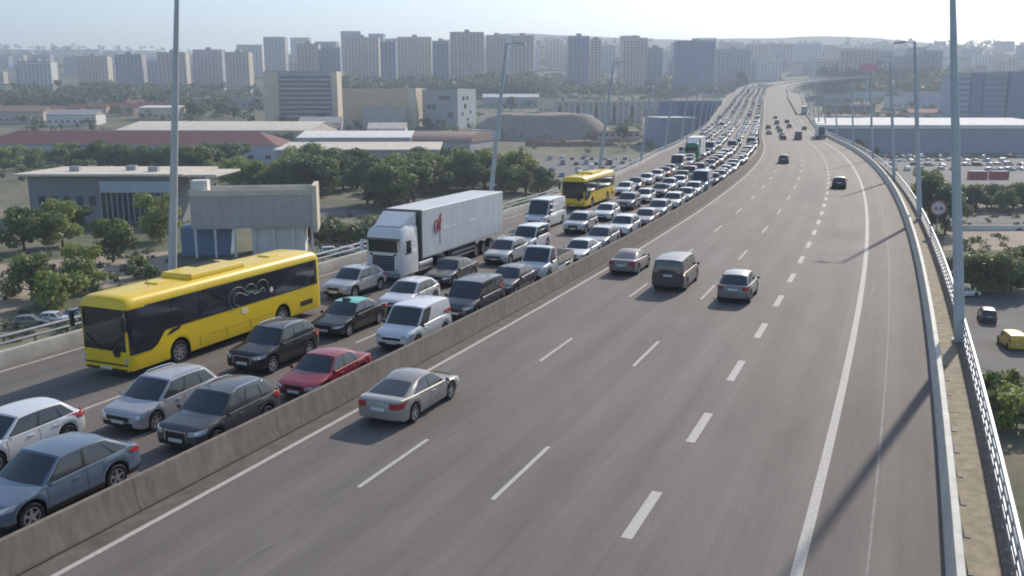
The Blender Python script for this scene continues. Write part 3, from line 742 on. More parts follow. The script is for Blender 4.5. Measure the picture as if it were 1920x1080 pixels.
put('hatchback','white', 79.5, -7.0, 'white hatchback beside the rear of the second yellow coach', group=JAM)
put('sedan','dark grey', 86.5, -6.6, 'dark grey sedan just past the rear of the second yellow coach', group=JAM)
put('crossover','white', 93.0, -6.8, 'white crossover in the middle lane beside the pale blue high van', group=JAM)
# outer lane
put('crossover','silver', 25.3, -11.1, 'silver crossover between the yellow coach and the articulated lorry', group=JAM, yaw=-.03)
put('large_van','white', 56.0, -10.9, 'white high-roofed panel van ahead of the second yellow coach', group=JAM)
put('hatchback','white', 87.2, -11.0, 'white hatchback behind the second yellow coach', group=JAM)
put('sedan','dark grey', 94.0, -11.2, 'dark grey sedan second behind the second yellow coach', group=JAM)
# taxi roof in its own colour
rp = MB()
def _tr():
    sp = SPEC['sedan']; L, W, H = sp['L'], sp['W']/2, sp['H']; g1, g2 = sp['gh'][1], sp['gh'][2]
    def f(u, v):
        q = lerp(-.02,1.02,u); yf = lerp(1,-1,v); tw = sp['tum']*W*(1-.06*q)
        z = H - .05*(2*abs(q-.42))**2 - .055*abs(yf)**2.6
        b = .13*.55*max(0,1-q*3.5) - .07*.6*max(0,1-(1-q)*3.5)
        return (L/2-lerp(g1,g2,q)+b*(1-yf*yf), yf*tw*1.0, z+.008)
    return f
rp.grid(_tr(), 10, 8)
tp = mat('taxi_green', (.10,.50,.38), .35, coat=.6)
o = rp.build('roof_panel', tp, taxi)
q = MB(); q.rbox(.15,.33,-.22,.22,1.44,1.55,.03); q.build('roof_sign', mat('taxi_sign', (.08,.10,.10), .4), taxi)
# clear carriageway: driving away
GO = 'vehicles driving away on the clear lanes'
put('coupe_sedan','champagne', 13.55, 1.65, 'silver grey fastback car alone in the lane beside the barrier, nearest of the clear lanes', False, GO)
put('coupe_sedan','taupe', 43.0, 1.55, 'taupe fastback car beside the barrier left of the dark minibus', False, GO)
put('minibus','dark grey', 39.6, 5.35, 'dark minibus seen from behind between two grey cars', False, GO)
put('crossover','grey', 37.0, 9.35, 'grey crossover seen from behind, right of the dark minibus', False, GO)
put('crossover','dark grey', 154.8, 4.4, 'lone dark car far ahead in the second clear lane', False, GO)
put('hatchback','black', 108.4, 12.9, 'lone black hatchback in the outermost clear lane', False, GO)

# ---- coach ---------------------------------------------------------------
def coach(name, label, s_front, t, L=12.8, col=(.60,.41,.02), style=0):
    H = 3.32; W = 1.275
    y_ = mat('coach_yellow', (.80,.55,.014), .4, coat=.3, var=.06, scale=.8)
    WYT = [(.95,1),(2.9,.962)]
    root = empty(name)
    fo, wb, r = 2.72, 6.9 if L > 12.5 else 6.2, .50
    axl = [fo, fo+wb]; Ra = .60
    wt = [(0,.90),(.04,.945),(.12,.975),(.3,.995),(.6,1),(L-.4,1),(L-.12,.985),(L-.03,.96),(L,.93)]
    tt = [(0,-.22),(.05,-.12),(.15,-.05),(.4,0),(L-.5,0),(L-.15,-.06),(L,-.2)]
    D = set([d for d, _ in wt]+[d for d, _ in tt])
    for a in axl: D |= {a+Ra*q for q in (-1.001,-.99,-.92,-.8,-.6,-.35,0,.35,.6,.8,.92,.99,1.001)}
    D = sorted(D)
    rings = []
    for d in D:
        w = itp(wt, d)*W; top = H+itp(tt, d); b = .32
        for a in axl:
            if abs(d-a) < Ra: b = max(b, r+sqrt(Ra*Ra-(d-a)**2))
        x = L/2-d
        h = [(0,b),(.9*w,b),(.985*w,b+.03),(w,b+.12),(w,max(.95,b+.16)),((1-.038*.6/1.95)*w,1.55),((1-.038*1.35/1.95)*w,2.3),(.962*w,2.9),(.945*w,max(2.95,top-.25)),(.88*w,top-.12),(.76*w,top-.05),(.4*w,top-.01),(0,top)]
        rings.append([(x,y,z) for y, z in h]+[(x,-y,z) for y, z in h[-2:0:-1]])
    mb = MB(); n = len(rings[0]); mb.loft(rings, True, True, 0, lambda i, j: 1 if j in (0,1,n-1,n-2) else 0)
    fixn(mb.build('body', [y_, M_black], root, 35))
    def wy(z): return W*itp(WYT, z)
    def panel(ds, zl, zh, sg, name, m, off):
        q = MB(); n = len(ds); zl = [zl]*n if not isinstance(zl, list) else zl; zh = [zh]*n if not isinstance(zh, list) else zh
        def P(d, z, o): return (L/2-d, sg*(wy(z)*itp(wt, d)+o), z)
        q.loft([[P(d, a, -.03), P(d, a, off), P(d, b, off), P(d, b, -.03)] for d, a, b in zip(ds, zl, zh)], True, True)
        return fixn(q.build(name, m, root, 20))
    gl = mat('coach_glass', (.034,.038,.042), .07, spec=.9)
    for sg in (-1, 1):
        panel([1.0,1.9,L-.5,L-.25], [2.3,1.62,1.62,1.62], 2.86, sg, 'window_band', M_black, .010)
        e = np.linspace(2.35, L-.45, 7)
        for a, b in zip(e, e[1:]): panel([a+.02,b-.02], 1.68, 2.82, sg, 'side_window', gl, .018)
        panel([.07,.12,.2,.3,.45,.6,1.15,1.45,1.75,1.95,2.33], [1.0,1.0,1.0,1.0,1.0,1.0,1.0,1.12,1.42,1.62,1.66], 2.82, sg, 'cab_window', gl, .020)
        panel([2.05,2.3,2.75,2.85], [1.36,1.40,1.50,1.58], [1.40,1.58,1.62,1.62], sg, 'air_vent', M_chrome, .016)
        panel([L-1.75,L-.75], .70, .95, sg, 'engine_grille', M_black, .012)
        panel([4.4,L-3.9], .86, .885, sg, 'side_crease', mat('coach_trim', (.55,.37,.02), .5), .008)
        for d in (3.9, 5.6, 7.2): panel([d,d+.012], .42, .92, sg, 'hatch_seam', M_black, .005)
        # livery marks: outlined loops on the window band and a pale crest below
        def tube(pts, rad, name, m):
            q = MB(); P = [(L/2-d, sg*(wy(z)+.022), z) for d, z in pts]
            for a, b in zip(P, P[1:]): q.bar(a, b, rad, n=5)
            q.build(name, m, root)
        if style == 0:
            lm = mat('livery_grey', (.24,.23,.215), .6)
            def arc(cx, cz, r0, a0, a1, k=14): return [(cx+r0*cos(lerp(a0,a1,i/k)), cz+r0*.8*sin(lerp(a0,a1,i/k))) for i in range(k+1)]
            x0 = 5.9
            tube(arc(x0+.55,2.05,.62,1.35*pi,.25*pi,18)+arc(x0+1.45,2.2,.42,.9*pi,.05*pi)+arc(x0+2.3,2.25,.42,.95*pi,-.1*pi), .017, 'livery_line', lm)
            tube(arc(x0+.62,1.98,.36,1.5*pi,.35*pi,14)+arc(x0+1.45,2.0,.22,.95*pi,.05*pi)+arc(x0+2.28,2.02,.22,.95*pi,0), .017, 'livery_line', lm)
            panel([x0+2.95+.13*cos(a) for a in np.linspace(pi, 0, 9)], [2.0-.13*sin(a) for a in np.linspace(pi, 0, 9)], [2.001+.13*sin(a) for a in np.linspace(pi, 0, 9)], sg, 'livery_dot', M_white, .024)
            panel([x0+.75,x0+.98,x0+1.21], [1.30,1.22,1.30], 1.50, sg, 'crest', mat('crest_pale', (.75,.68,.45), .5), .012)
    # front
    def fpatch(poly, name, m, off=.012, th=.03):
        def fx(y):
            for d in np.linspace(0,.4,40):
                if itp(wt, d)*W >= abs(y)*.999: return d
            return .4
        q = MB(); V = [(L/2-fx(y)+off, y, z) for y, z in poly]; B = [(x-th, y*.99, z) for x, y, z in V]; k = len(poly); hk = k//2
        q.add(V+B, [(i,i+1,k-2-i,k-1-i) for i in range(hk-1)]+[(i,(i+1)%k,k+(i+1)%k,k+i) for i in range(k)])
        return fixn(q.build(name, m, root, 20))
    ys = list(np.linspace(-1.245,1.245,17))
    fpatch([(y,1.36) for y in ys]+[(y*.968,2.84) for y in ys[::-1]], 'windshield', gl, .012)
    fpatch([(y,1.14) for y in ys]+[(y,1.37) for y in ys[::-1]], 'front_panel', M_black, .014)
    fpatch([(y*.92,.56) for y in ys]+[(y*.92,.62) for y in ys[::-1]], 'grille', M_black, .012)
    fpatch([(y*.97,.33) for y in ys]+[(y*.97,.42) for y in ys[::-1]], 'lower_bumper', M_black, .012)
    fpatch([(y*.25,.36) for y in ys]+[(y*.25,.47) for y in ys[::-1]], 'number_plate', M_plate, .03)
    for sg in (-1, 1):
        fpatch([(sg*1.0,.60),(sg*1.17,.64),(sg*1.17,.92),(sg*1.06,.86)], 'headlight', M_lamp, .02)
        q = MB(); q.bar((L/2-.05,sg*1.15,2.72),(L/2+.28,sg*1.33,2.62),.03,n=6); q.rbox(L/2+.2,L/2+.32,sg*1.36-.10,sg*1.36+.10,2.05,2.62,.03); q.build('door_mirror', M_black, root)
        q = MB(); q.bar((L/2+.03,sg*.15,1.12),(L/2+.04,sg*.95,1.75),.018,n=5); q.build('wiper', M_black, root)
    q = MB(); nn = 16; q.add([(L/2+.035, -.62*(-1)+.19*cos(2*pi*k/nn), 1.08+.19*sin(2*pi*k/nn)) for k in range(nn)]+[(L/2-.05, .62+.19*cos(2*pi*k/nn), 1.08+.19*sin(2*pi*k/nn)) for k in range(nn)], [tuple(range(nn))]+[(k,(k+1)%nn,nn+(k+1)%nn,nn+k) for k in range(nn)])
    fixn(q.build('badge_disc', M_black, root))
    # roof
    q = MB(); q.rbox(L/2-7.6,L/2-4.0,-.85,.85,H-.02,H+.20,.10); q.build('air_conditioner', y_, root)
    for k in range(6):
        q = MB(); q.box(L/2-7.2+.28*k,L/2-7.02+.28*k,-.75,-.25,H+.20,H+.225); q.build('cooling_slot', M_black, root)
    for d in (2.6, 9.9):
        q = MB(); q.rbox(L/2-d-.7,L/2-d,-.35,.35,H-.02,H+.06,.04); q.build('roof_hatch', y_, root)
    q = MB(); q.bar((L/2-2.2,.3,H),(L/2-2.1,.3,H+.35),.012,n=5); q.build('antenna', M_black, root)
    q = MB(); q.box(-L/2-.012,-L/2+.03,-1.0,1.0,1.7,2.8); q.build('rear_window', gl, root)
    for a in axl:
        for sg in (-1, 1): add_wheel(root, L/2-a, sg*(W-.17), r, .30, 8)
    pose(root, s_front+L/2, t, True)
    tag(root, label, 'coach', JAM)
    VEH.append((s_front, s_front+L, t, True))
    return root
coach('coach', 'large yellow coach with dark window band and looped livery marks, nearest in the outer lane', 9.6, -11.3)
coach('coach', 'second yellow coach further back, behind the white panel van', 71.5, -12.2, 12.2, style=1)

# ---- articulated lorry ----------------------------------------------------
def lorry(name, label, s_front, t, box_col, front_panel=None, L=16.4, cabcol=(.66,.67,.68), logo=True, hb=3.95):
    root = empty(name)
    wm = mat('cab_white', cabcol, .35, coat=.6, var=.04, scale=1)
    bm_ = mat('trailer_'+name, box_col, .5, var=.10, scale=1.6, stretch=(1,1,.22))
    W = 1.24; X = L/2
    wt = [(0,.86),(.05,.93),(.15,.975),(.3,1),(2.1,1),(2.2,.98)]
    prof = []
    rings = []
    for d, w in [(0,.86),(.04,.93),(.12,.97),(.3,1),(1.0,1),(2.1,1),(2.2,.97)]:
        b = .40; w *= W
        tp = itp([(0,2.75),(.04,2.95),(.12,3.1),(.3,3.3),(.6,3.45),(1.6,3.55),(2.2,3.5)], d)
        h = [(0,b),(.93*w,b),(w,b+.1),(w,1.2),(w,1.9),(.985*w,2.6),(.95*w,tp-.25),(.86*w,tp-.08),(.6*w,tp),(0,tp)]
        rings.append([(X-d,y,z) for y, z in h]+[(X-d,-y,z) for y, z in h[-2:0:-1]])
    mb = MB(); mb.loft(rings, True, True); fixn(mb.build('cab', wm, root, 35))
    def fp(poly, name, m, off=.015, th=.03):
        def fx(y):
            for d in np.linspace(0,.35,40):
                if itp(wt, d)*W >= abs(y)*.999: return d
            return .35
        q = MB(); V = [(X-fx(y)+off, y, z) for y, z in poly]; B = [(x-th,y*.99,z) for x, y, z in V]; k = len(poly); hk = k//2
        q.add(V+B, [(i,i+1,k-2-i,k-1-i) for i in range(hk-1)]+[(i,(i+1)%k,k+(i+1)%k,k+i) for i in range(k)]); return fixn(q.build(name, m, root, 20))
    ys = list(np.linspace(-1.14,1.14,13))
    glz = mat('lorry_glass', (.02,.032,.034), .08, spec=.7)
    fp([(y,1.92) for y in ys]+[(y,2.66) for y in ys[::-1]], 'windshield', glz)
    fp([(y,2.67) for y in ys]+[(y,2.78) for y in ys[::-1]], 'sun_visor', mat('visor_dark', (.12,.125,.13), .4), .03)
    for k in range(5): fp([(y*.62,.86+.165*k) for y in ys]+[(y*.62,.97+.165*k) for y in ys[::-1]], 'grille_slat', mat('slat_grey', (.13,.135,.15), .5), .02)
    fp([(y*.66,.80) for y in ys]+[(y*.66,1.72) for y in ys[::-1]], 'grille_backing', M_black, .006)
    fp([(y*.98,.42) for y in ys]+[(y*.98,.70) for y in ys[::-1]], 'bumper', mat('bumper_grey', (.30,.31,.33), .5), .03)
    fp([(y*.22,.50) for y in ys]+[(y*.22,.62) for y in ys[::-1]], 'number_plate', M_plate, .05)
    for sg in (-1, 1):
        fp([(sg*.80,.74),(sg*1.13,.76),(sg*1.13,.98),(sg*.84,.90)], 'headlight', M_lamp, .02)
        fp([(sg*.72,1.72),(sg*.90,1.72),(sg*.90,1.84),(sg*.72,1.84)], 'marker_recess', M_black, .02)
        q = MB(); q.add([(X-.45,sg*(W+.012),1.75),(X-1.25,sg*(W+.012),1.75),(X-1.25,sg*(W*.99+.012),2.55),(X-.38,sg*(W*.99+.012),2.55)], [(0,1,2,3)])
        fixn(q.build('side_window', glz, root))
        q = MB(); q.bar((X-.2,sg*1.2,2.6),(X+.02,sg*1.42,2.6),.03,n=6); q.rbox(X-.08,X+.10,sg*1.44-.12,sg*1.44+.12,1.95,2.62,.05); q.build('door_mirror', wm, root)
        q = MB(); q.rbox(X-4.2,X-2.3,sg*1.05-.14,sg*1.05+.14,.45,1.0,.05); q.build('fuel_tank', M_chrome, root)
    q = MB(); q.loft([[(X-.55,-.9,3.42),(X-.55,.9,3.42),(X-.65,.9,3.47),(X-.65,-.9,3.47)],[(X-2.05,-1.15,3.45),(X-2.05,1.15,3.45),(X-2.1,1.12,hb-.08),(X-2.1,-1.12,hb-.08)]], True, True); fixn(q.build('wind_deflector', wm, root))
    q = MB(); q.box(X-6.0,X-2.2,-.42,.42,.65,1.0); q.build('chassis', M_black, root)
    # trailer
    x1 = X-2.5; x0 = -X
    q = MB(); q.rbox(x0,x1,-1.28,1.28,1.18,hb,.04); q.build('trailer_box', bm_, root, 20)
    if front_panel:
        q = MB(); q.box(x1+.002,x1+.03,-1.22,1.22,1.3,hb-.5); q.build('front_board', front_panel, root)
    q = MB(); q.box(x1-.12,x1+.012,-1.295,1.295,1.16,hb+.008); q.build('front_frame', mat('frame_dark', (.10,.105,.11), .5), root)
    q = MB(); q.box(x0+.05,x1-.4,-.55,.55,.95,1.175); q.build('trailer_frame', M_black, root)
    for sg in (-1, 1):
        for k in range(2):
            q = MB(); q.box(x0+4.9,x0+8.6,sg*1.22-.02,sg*1.22+.02,.50+.28*k,.62+.28*k); q.build('side_guard', M_galv, root)
        q = MB(); q.box(x0+4.6,x0+9.0,sg*1.1-.03,sg*1.1+.03,.45,1.17); q.build('side_skirt', M_black, root)
        q = MB(); q.box(x0+.0,x1-.13,sg*1.283-.006,sg*1.283+.006,1.18,1.26); q.build('bottom_rail', mat('rail_alu', (.45,.46,.47), .4, metal=.5), root)
        if logo:
            rd = mat('logo_red', (.55,.05,.035), .5); q = MB()
            cx, cz = x1-2.15, 2.98
            P = lambda u, z: (cx-u, sg*1.285, cz+z)
            ring = [P(-.10+.28*cos(a), .0+.40*sin(a)) for a in np.linspace(0, 2*pi, 22)]
            for a, b in zip(ring, ring[1:]): q.bar(a, b, .055, n=6)
            f = [P(.62,.72),P(.50,.70),P(.42,.50),P(.40,.1),P(.38,-.35)]
            for a, b, w_ in zip(f, f[1:], (.06,.07,.075,.06)): q.bar(a, b, w_, n=6)
            q.bar(P(.15,.12),P(.66,.30),.045,n=6); q.bar(P(-.05,.1),P(-.02,-.25),.05,n=6)
            q.build('logo', rd, root)
            q = MB(); st_ = [P(.38,-.38),P(.40,-.8),P(.44,-1.2)]
            for a, b in zip(st_, st_[1:]): q.bar(a, b, .02, n=5)
            q.build('logo_stem', mat('logo_brown', (.16,.09,.07), .6), root)
            for u0, u1 in ((.9,1.7),(2.1,2.8),(4.8,6.0)):
                q = MB(); y = sg*1.286; q.box(cx-u1,cx-u0,y-.005,y+.005,cz-.30,cz-.18); q.build('pale_lettering_strip', mat('logo_pale', (.72,.78,.76), .5), root)
    q = MB(); q.box(x0-.02,x0,-1.2,1.2,1.25,hb-.08); q.build('rear_door', bm_, root)
    for d in (1.45, 5.15): 
        for sg in (-1, 1): add_wheel(root, X-d, sg*1.05, .50, .32, 8)
    for d in (L-4.7, L-3.4, L-2.1):
        for sg in (-1, 1): add_wheel(root, X-d, sg*1.07, .50, .36, 8)
    return root
lo = lorry('articulated_lorry', '', 30.6, -11.0, (.58,.60,.61), L=15.5, hb=4.22)
pose(lo, 30.6+7.75, -11.05, True); tag(lo, 'white articulated lorry with a pale grey box trailer bearing a red mark', 'lorry', JAM); VEH.append((30.6,47.2,-11,True))
gl_ = lorry('green_fronted_lorry', '', 0, 0, (.62,.64,.60), mat('lorry_green', (.02,.20,.10), .45, coat=.4), L=12.0, logo=False, hb=4.3, cabcol=(.66,.67,.68))
for q in gl_.children:
    if q.name.startswith('cab'):
        q.data.materials[0] = MATS['lorry_green']
pose(gl_, 150+6, -11.6, True); tag(gl_, 'tall lorry with a green front far back in the outer jam lane', 'lorry', JAM); VEH.append((149,163,-11.6,True))

def box_truck(name, label, s_rear, t, col, L=9.0, hb=3.9, dark=True):
    root = empty(name); X = L/2
    wm = mat('box_truck_'+name, col, .5, var=.05)
    q = MB(); q.rbox(-X,X-2.1,-1.27,1.27,1.05,hb,.05); q.build('cargo_box', wm, root, 20)
    q = MB(); q.box(-X-.02,-X,-.86,.86,1.2,hb-.7); q.build('rear_door', mat('truck_rear_dark', (.10,.11,.13), .5) if dark else wm, root)
    q = MB(); q.rbox(X-1.95,X,-1.15,1.15,.5,2.75,.15); q.build('cab', wm, root)
    q = MB(); q.box(-X+.1,X-.3,-.45,.45,.7,1.04); q.build('chassis', M_black, root)
    q = MB(); q.box(-X-.03,-X+.05,-1.2,1.2,.5,.72); q.build('rear_bumper', M_rust, root)
    for sg in (-1, 1):
        q = MB(); q.box(-X-.05,-X-.03,sg*1.0-.16,sg*1.0+.16,.76,.98); q.build('taillight', M_tail, root)
        for x in (X-1.2,-X+1.8): add_wheel(root, x, sg*1.05, .46, .32, 8)
    x = s_rear+X; pose(root, x, t, False); tag(root, label, 'truck', GO)
    return root
box_truck('box_truck', 'white box truck seen from behind at the mouth of the exit lane', 262, 16.2, (.74,.74,.72), 9.0, 4.2)
box_truck('tall_white_truck', 'tall white box truck just beyond the white box truck at the exit', 276, 16.9, (.74,.74,.72), 9.5, 4.3)
box_truck('grey_box_truck', 'grey box truck with pale roof higher up the exit ramp', 455, 18.8, (.40,.43,.46), 9.5, 4.0, False)

# ---- rest of the queue: laid out lane by lane ------------------------------
rq = random.Random(21)
kinds = ['hatchback']*5+['suv']*4+['estate']*3+['crossover']*4+['sedan']*3+['small_van']*2+['people_van']+['large_van']
cols = ['white']*13+['silver']*9+['grey']*3+['dark grey']*2+['black']*2+['pale blue']+['champagne']+['beige']+['red']*1+['blue']*1
LN = {-2.9:'the lane beside the barrier', -6.8:'the middle lane', -11.0:'the outer lane', -15.2:'the merging outside lane', -19.2:'the ramp lane at the far edge'}
word = ['ninth','tenth','eleventh','twelfth','thirteenth','fourteenth','fifteenth','sixteenth','seventeenth','eighteenth','nineteenth','twentieth']
stuff_cars = []
ncar = 0
for lane, s0, s1, gap in ((-2.9,102,900,1.7),(-6.8,99,900,1.9),(-11.0,101,900,2.3),(-15.0,168,860,2.6),(-19.0,290,840,3.5)):
    s = s0; k = 0
    while s < s1:
        kd = rq.choice(kinds); c = rq.choice(cols); L = SPEC[kd]['L']
        if any(a-1 < s+L and b+1 > s and abs(t-lane) < 2.6 and oc for a, b, t, oc in VEH): s += 1.5; continue
        t = lane + rq.uniform(-.35,.35) + (-.02*(s-330) if lane < -10 and s > 330 and False else 0)
        nm = {'sport_utility_car':'SUV','crossover_car':'crossover','estate_car':'estate','hatchback_car':'hatchback','sedan_car':'sedan'}.get(NAMES[kd], NAMES[kd].replace('_',' '))
        if s < 400:
            if k < 9:
                lab = f'{c} {nm}, {["first","second","third","fourth","fifth","sixth","seventh","eighth","ninth"][k]} beyond the ' + {-2.9:'pale blue high van beside the barrier',-6.8:'white crossover in the middle lane',-11.0:'dark sedan behind the second coach',-15.0:'start of the merging lane',-19.0:'start of the ramp lane'}[lane]
                put(kd, c, s, t, lab, True, JAM, near=s < 125)
            else:
                put(kd, c, s, t, f'{c} {nm} far back in {LN.get(lane, LN[-15.2] if lane == -15.0 else LN[-19.2])} of the jam', True, f'far {c} {nm}s in jam lane {abs(int(lane))}', near=False)
            ncar += 1
        else: stuff_cars.append((kd, c, s, t))
        s += L + rq.uniform(gap*.5, gap*1.5) ; k += 1
# the farthest part of the queue reads as one mass
def far_queue():
    V = []; F = []; MI = []; pal = ['white','silver','grey','dark grey','black','pale blue','champagne','beige','red','blue']
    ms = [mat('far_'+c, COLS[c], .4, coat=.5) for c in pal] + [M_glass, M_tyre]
    for kd, c, s, t in stuff_cars:
        me = far_mesh(kd); L = SPEC[kd]['L']; W = SPEC[kd]['W']/2; H = SPEC[kd]['H']; g = SPEC[kd]['gh']
        x, y, z, th, gr = frame(s); ci = pal.index(c) if c in pal else 0
        M = Matrix.Translation(RP(s, t, 0)) @ Matrix.Rotation(pi/2-th+pi, 4, 'Z') @ Matrix.Rotation(math.atan(gr), 4, 'Y')
        hb = .95 if H < 1.7 else 1.2
        def ring(x_, w, z_): return (x_, w, z_)
        b = len(V)
        pts = [(L/2,.8,.35),(L/2,.8,.65),(L/2-g[0],.97,hb),(L/2-g[1],.75,H),(L/2-g[2],.75,H),(L/2-g[3],.95,hb),(-L/2,.85,hb*.95),(-L/2,.85,.35)]
        for sg in (-1, 1): V += [tuple(M @ Vector((px, sg*w*W, pz))) for px, w, pz in pts]
        n = len(pts)
        for i in range(n):
            j = (i+1) % n; F.append((b+i,b+j,b+n+j,b+n+i)); MI.append(len(pal) if i in (2,4) else (len(pal)+1 if i == 7 else ci))
        for o_ in (0, n):
            F.append((b+o_+0,b+o_+1,b+o_+2,b+o_+5,b+o_+6,b+o_+7)); MI.append(ci)
            F.append((b+o_+2,b+o_+3,b+o_+4,b+o_+5)); MI.append(len(pal))
    me = bpy.data.meshes.new('distant_queue'); me.from_pydata(V, [], F)
    for m in ms: me.materials.append(m)
    me.polygons.foreach_set('material_index', MI)
    o = bpy.data.objects.new('distant_queue', me); COL.objects.link(o); fixn(o)
    tag(o, 'farthest cars of the jam merging into one pale mass on the climb', 'cars', kind='stuff')
far_queue()
# far cars driving away
for u_s, t, c, kd, lab in ((258,5.4,'black','hatchback','lower of two black cars in file ahead of the dark van, clear lanes'),(276,5.6,'black','crossover','upper of two black cars in file ahead of the dark van, clear lanes'),(262,9.6,'dark grey','large_van','tall dark van in the clear lanes left of the white box truck'),
    (300,2.0,'dark grey','sedan','dark car far ahead, lower of two hugging the barrier'),(345,1.8,'black','suv','dark SUV far ahead, upper of two hugging the barrier'),
    (318,5.8,'dark grey','hatchback','dark hatchback far ahead in the middle of the leading group'),(345,5.4,'black','sedan','black sedan just above the middle of the leading group far ahead'),(385,5.2,'dark grey','people_van','dark passenger van at the head of the leading group far ahead'),(425,5.0,'grey','hatchback','grey hatchback farthest up the clear lanes'),
    (355,9.6,'dark grey','suv','dark SUV just before the exit nose, lower of a pair'),(395,9.5,'dark blue','estate','dark blue estate just before the exit nose, upper of a pair'),(340,14.6,'black','hatchback','black hatchback just left above the white box truck')):
    put(kd, c, u_s, t, lab, False, GO, near=False)
for r in PROTO.values():                                  # keep only placed copies
    for o in list(r.children_recursive): bpy.data.objects.remove(o)
    bpy.data.objects.remove(r)
#@@PART3
# ------------------------------------------------------------------ lighting columns
def column_mesh(h=16.0):
    mb = MB(); n = 12
    rings = [[(r*cos(2*pi*k/n), r*sin(2*pi*k/n), z) for k in range(n)] for z, r in ((0,.34),(.12,.34),(.14,.235),(1.2,.23),(h*.6,.175),(h,.11))]
    mb.loft(rings, True, True); return mb.mesh('shaft', M_pole, 40)
COLM = column_mesh()
mb = MB(); mb.bar((0,0,15.9),(0,.9,16.05),.05,.04,8); ARM = mb.mesh('arm', M_pole)
mb = MB(); mb.rbox(-.16,.16,.75,1.75,15.98,16.12,.04); LUM = mb.mesh('lamp_head', mat('lamp_head_grey', (.45,.47,.49), .5))
mb = MB(); mb.box(-.12,.12,-.12,.12,0,.9); 
ords = ['nearest','second','third','fourth','fifth','sixth','seventh','eighth','ninth','tenth','eleventh','twelfth','thirteenth','fourteenth']
def column(s, t, lean, label, zb):
    x, y, z, th, g = frame(s)
    r = empty('lighting_column', RP(s, t, zb)); r.rotation_euler = (lean, 0, pi/2-th)
    # local +Y points to the left of the road
    sg = 1 if t > 0 else -1
    share('shaft', COLM, r); share('arm', ARM, r, scale=(1,sg,1)); share('lamp_head', LUM, r, scale=(1,sg,1))
    tag(r, label, 'lamp post', 'tall leaning lighting columns along both edges of the viaduct'); return r
for k in range(11): column(28.4+46*k, 20.25 if k < 7 else itp(T_RIGHT, 28.4+46*k)-.5, -math.atan(.108), f'{ords[k]} tall grey lamp post along the right-hand railing', .16)
for k in range(12): column(19.3+41.5*k, itp(T_LEFT, 19.3+41.5*k)-.75, math.atan(.118), f'{ords[k]} tall grey lamp post along the far left edge of the jammed lanes', 0)
# exit nose barrier
mb = MB(); sweep(mb, [(t+16.4, z) for t, z in NJ[::-1]], 452, SMAX-6)
tag(mb.build('exit_nose_barrier', M_conc, None, 50), 'concrete barrier splitting the exit ramp from the clear lanes far ahead', 'barrier')
# round sign
x, y, z, th, g = frame(64)
sg_ = empty('round_sign', RP(64, 20.95, -.3), -th+pi)
mb = MB(); mb.bar((0,0,0),(0,0,3.0),.05,n=8); mb.build('post', M_galv, sg_)
def disc(r0, y0, y1, name, m, n=28):
    q = MB(); q.bar((0,y0,2.65),(0,y1,2.65),r0,n=n); return q.build(name, m, sg_)
disc(.62,.04,.07,'backing',M_galv); disc(.61,.071,.08,'red_ring',mat('sign_red',(.42,.13,.15),.5)); disc(.50,.081,.088,'white_face',mat('sign_white',(.55,.54,.55),.5))
for dx, m in ((-.19,mat('sign_black',(.16,.16,.17),.5)),(.19,MATS['sign_red'])):
    q = MB(); q.box(dx-.14,dx+.14,.089,.094,2.52,2.66); q.box(dx-.09,dx+.09,.089,.0945,2.66,2.77); q.build('pictogram', m, sg_)
tag(sg_, 'round red-ringed white road sign outside the right-hand railing', 'sign')

# ------------------------------------------------------------------ trees
def leaf_mat(name, c0, c1):
    m = bpy.data.materials.new(name); m.use_nodes = True; nt = m.node_tree; N = nt.nodes; L = nt.links; b = N['Principled BSDF']
    at_ = N.new('ShaderNodeAttribute'); at_.attribute_name = 'tint'; oi = N.new('ShaderNodeObjectInfo')
    ad = N.new('ShaderNodeMath'); ad.operation = 'MULTIPLY_ADD'; ad.inputs[1].default_value = .4; L.new(oi.outputs['Random'], ad.inputs[0]); 
    mu = N.new('ShaderNodeMath'); mu.operation = 'MULTIPLY'; mu.inputs[1].default_value = .7; L.new(at_.outputs['Fac'], mu.inputs[0]); L.new(mu.outputs[0], ad.inputs[2])
    r = N.new('ShaderNodeValToRGB'); r.color_ramp.elements[0].color = c0+(1,); r.color_ramp.elements[1].color = c1+(1,); L.new(ad.outputs[0], r.inputs[0])
    L.new(r.outputs[0], b.inputs['Base Color']); b.inputs['Roughness'].default_value = .55
    tr = N.new('ShaderNodeBsdfTranslucent'); L.new(r.outputs[0], tr.inputs[0]); mx = N.new('ShaderNodeMixShader'); mx.inputs[0].default_value = .45
    L.new(b.outputs[0], mx.inputs[1]); L.new(tr.outputs[0], mx.inputs[2]); L.new(mx.outputs[0], N['Material Output'].inputs[0])
    return m
LEAF = {'broad': leaf_mat('foliage_broad', (.085,.135,.045), (.22,.275,.09)), 'light': leaf_mat('foliage_light', (.15,.20,.05), (.33,.385,.11)),
        'dark': leaf_mat('foliage_dark', (.06,.10,.045), (.15,.20,.08)), 'far': leaf_mat('foliage_far', (.045,.08,.04), (.135,.165,.072))}
M_bark = mat('bark', (.10,.075,.055), .9, var=.3, scale=3)
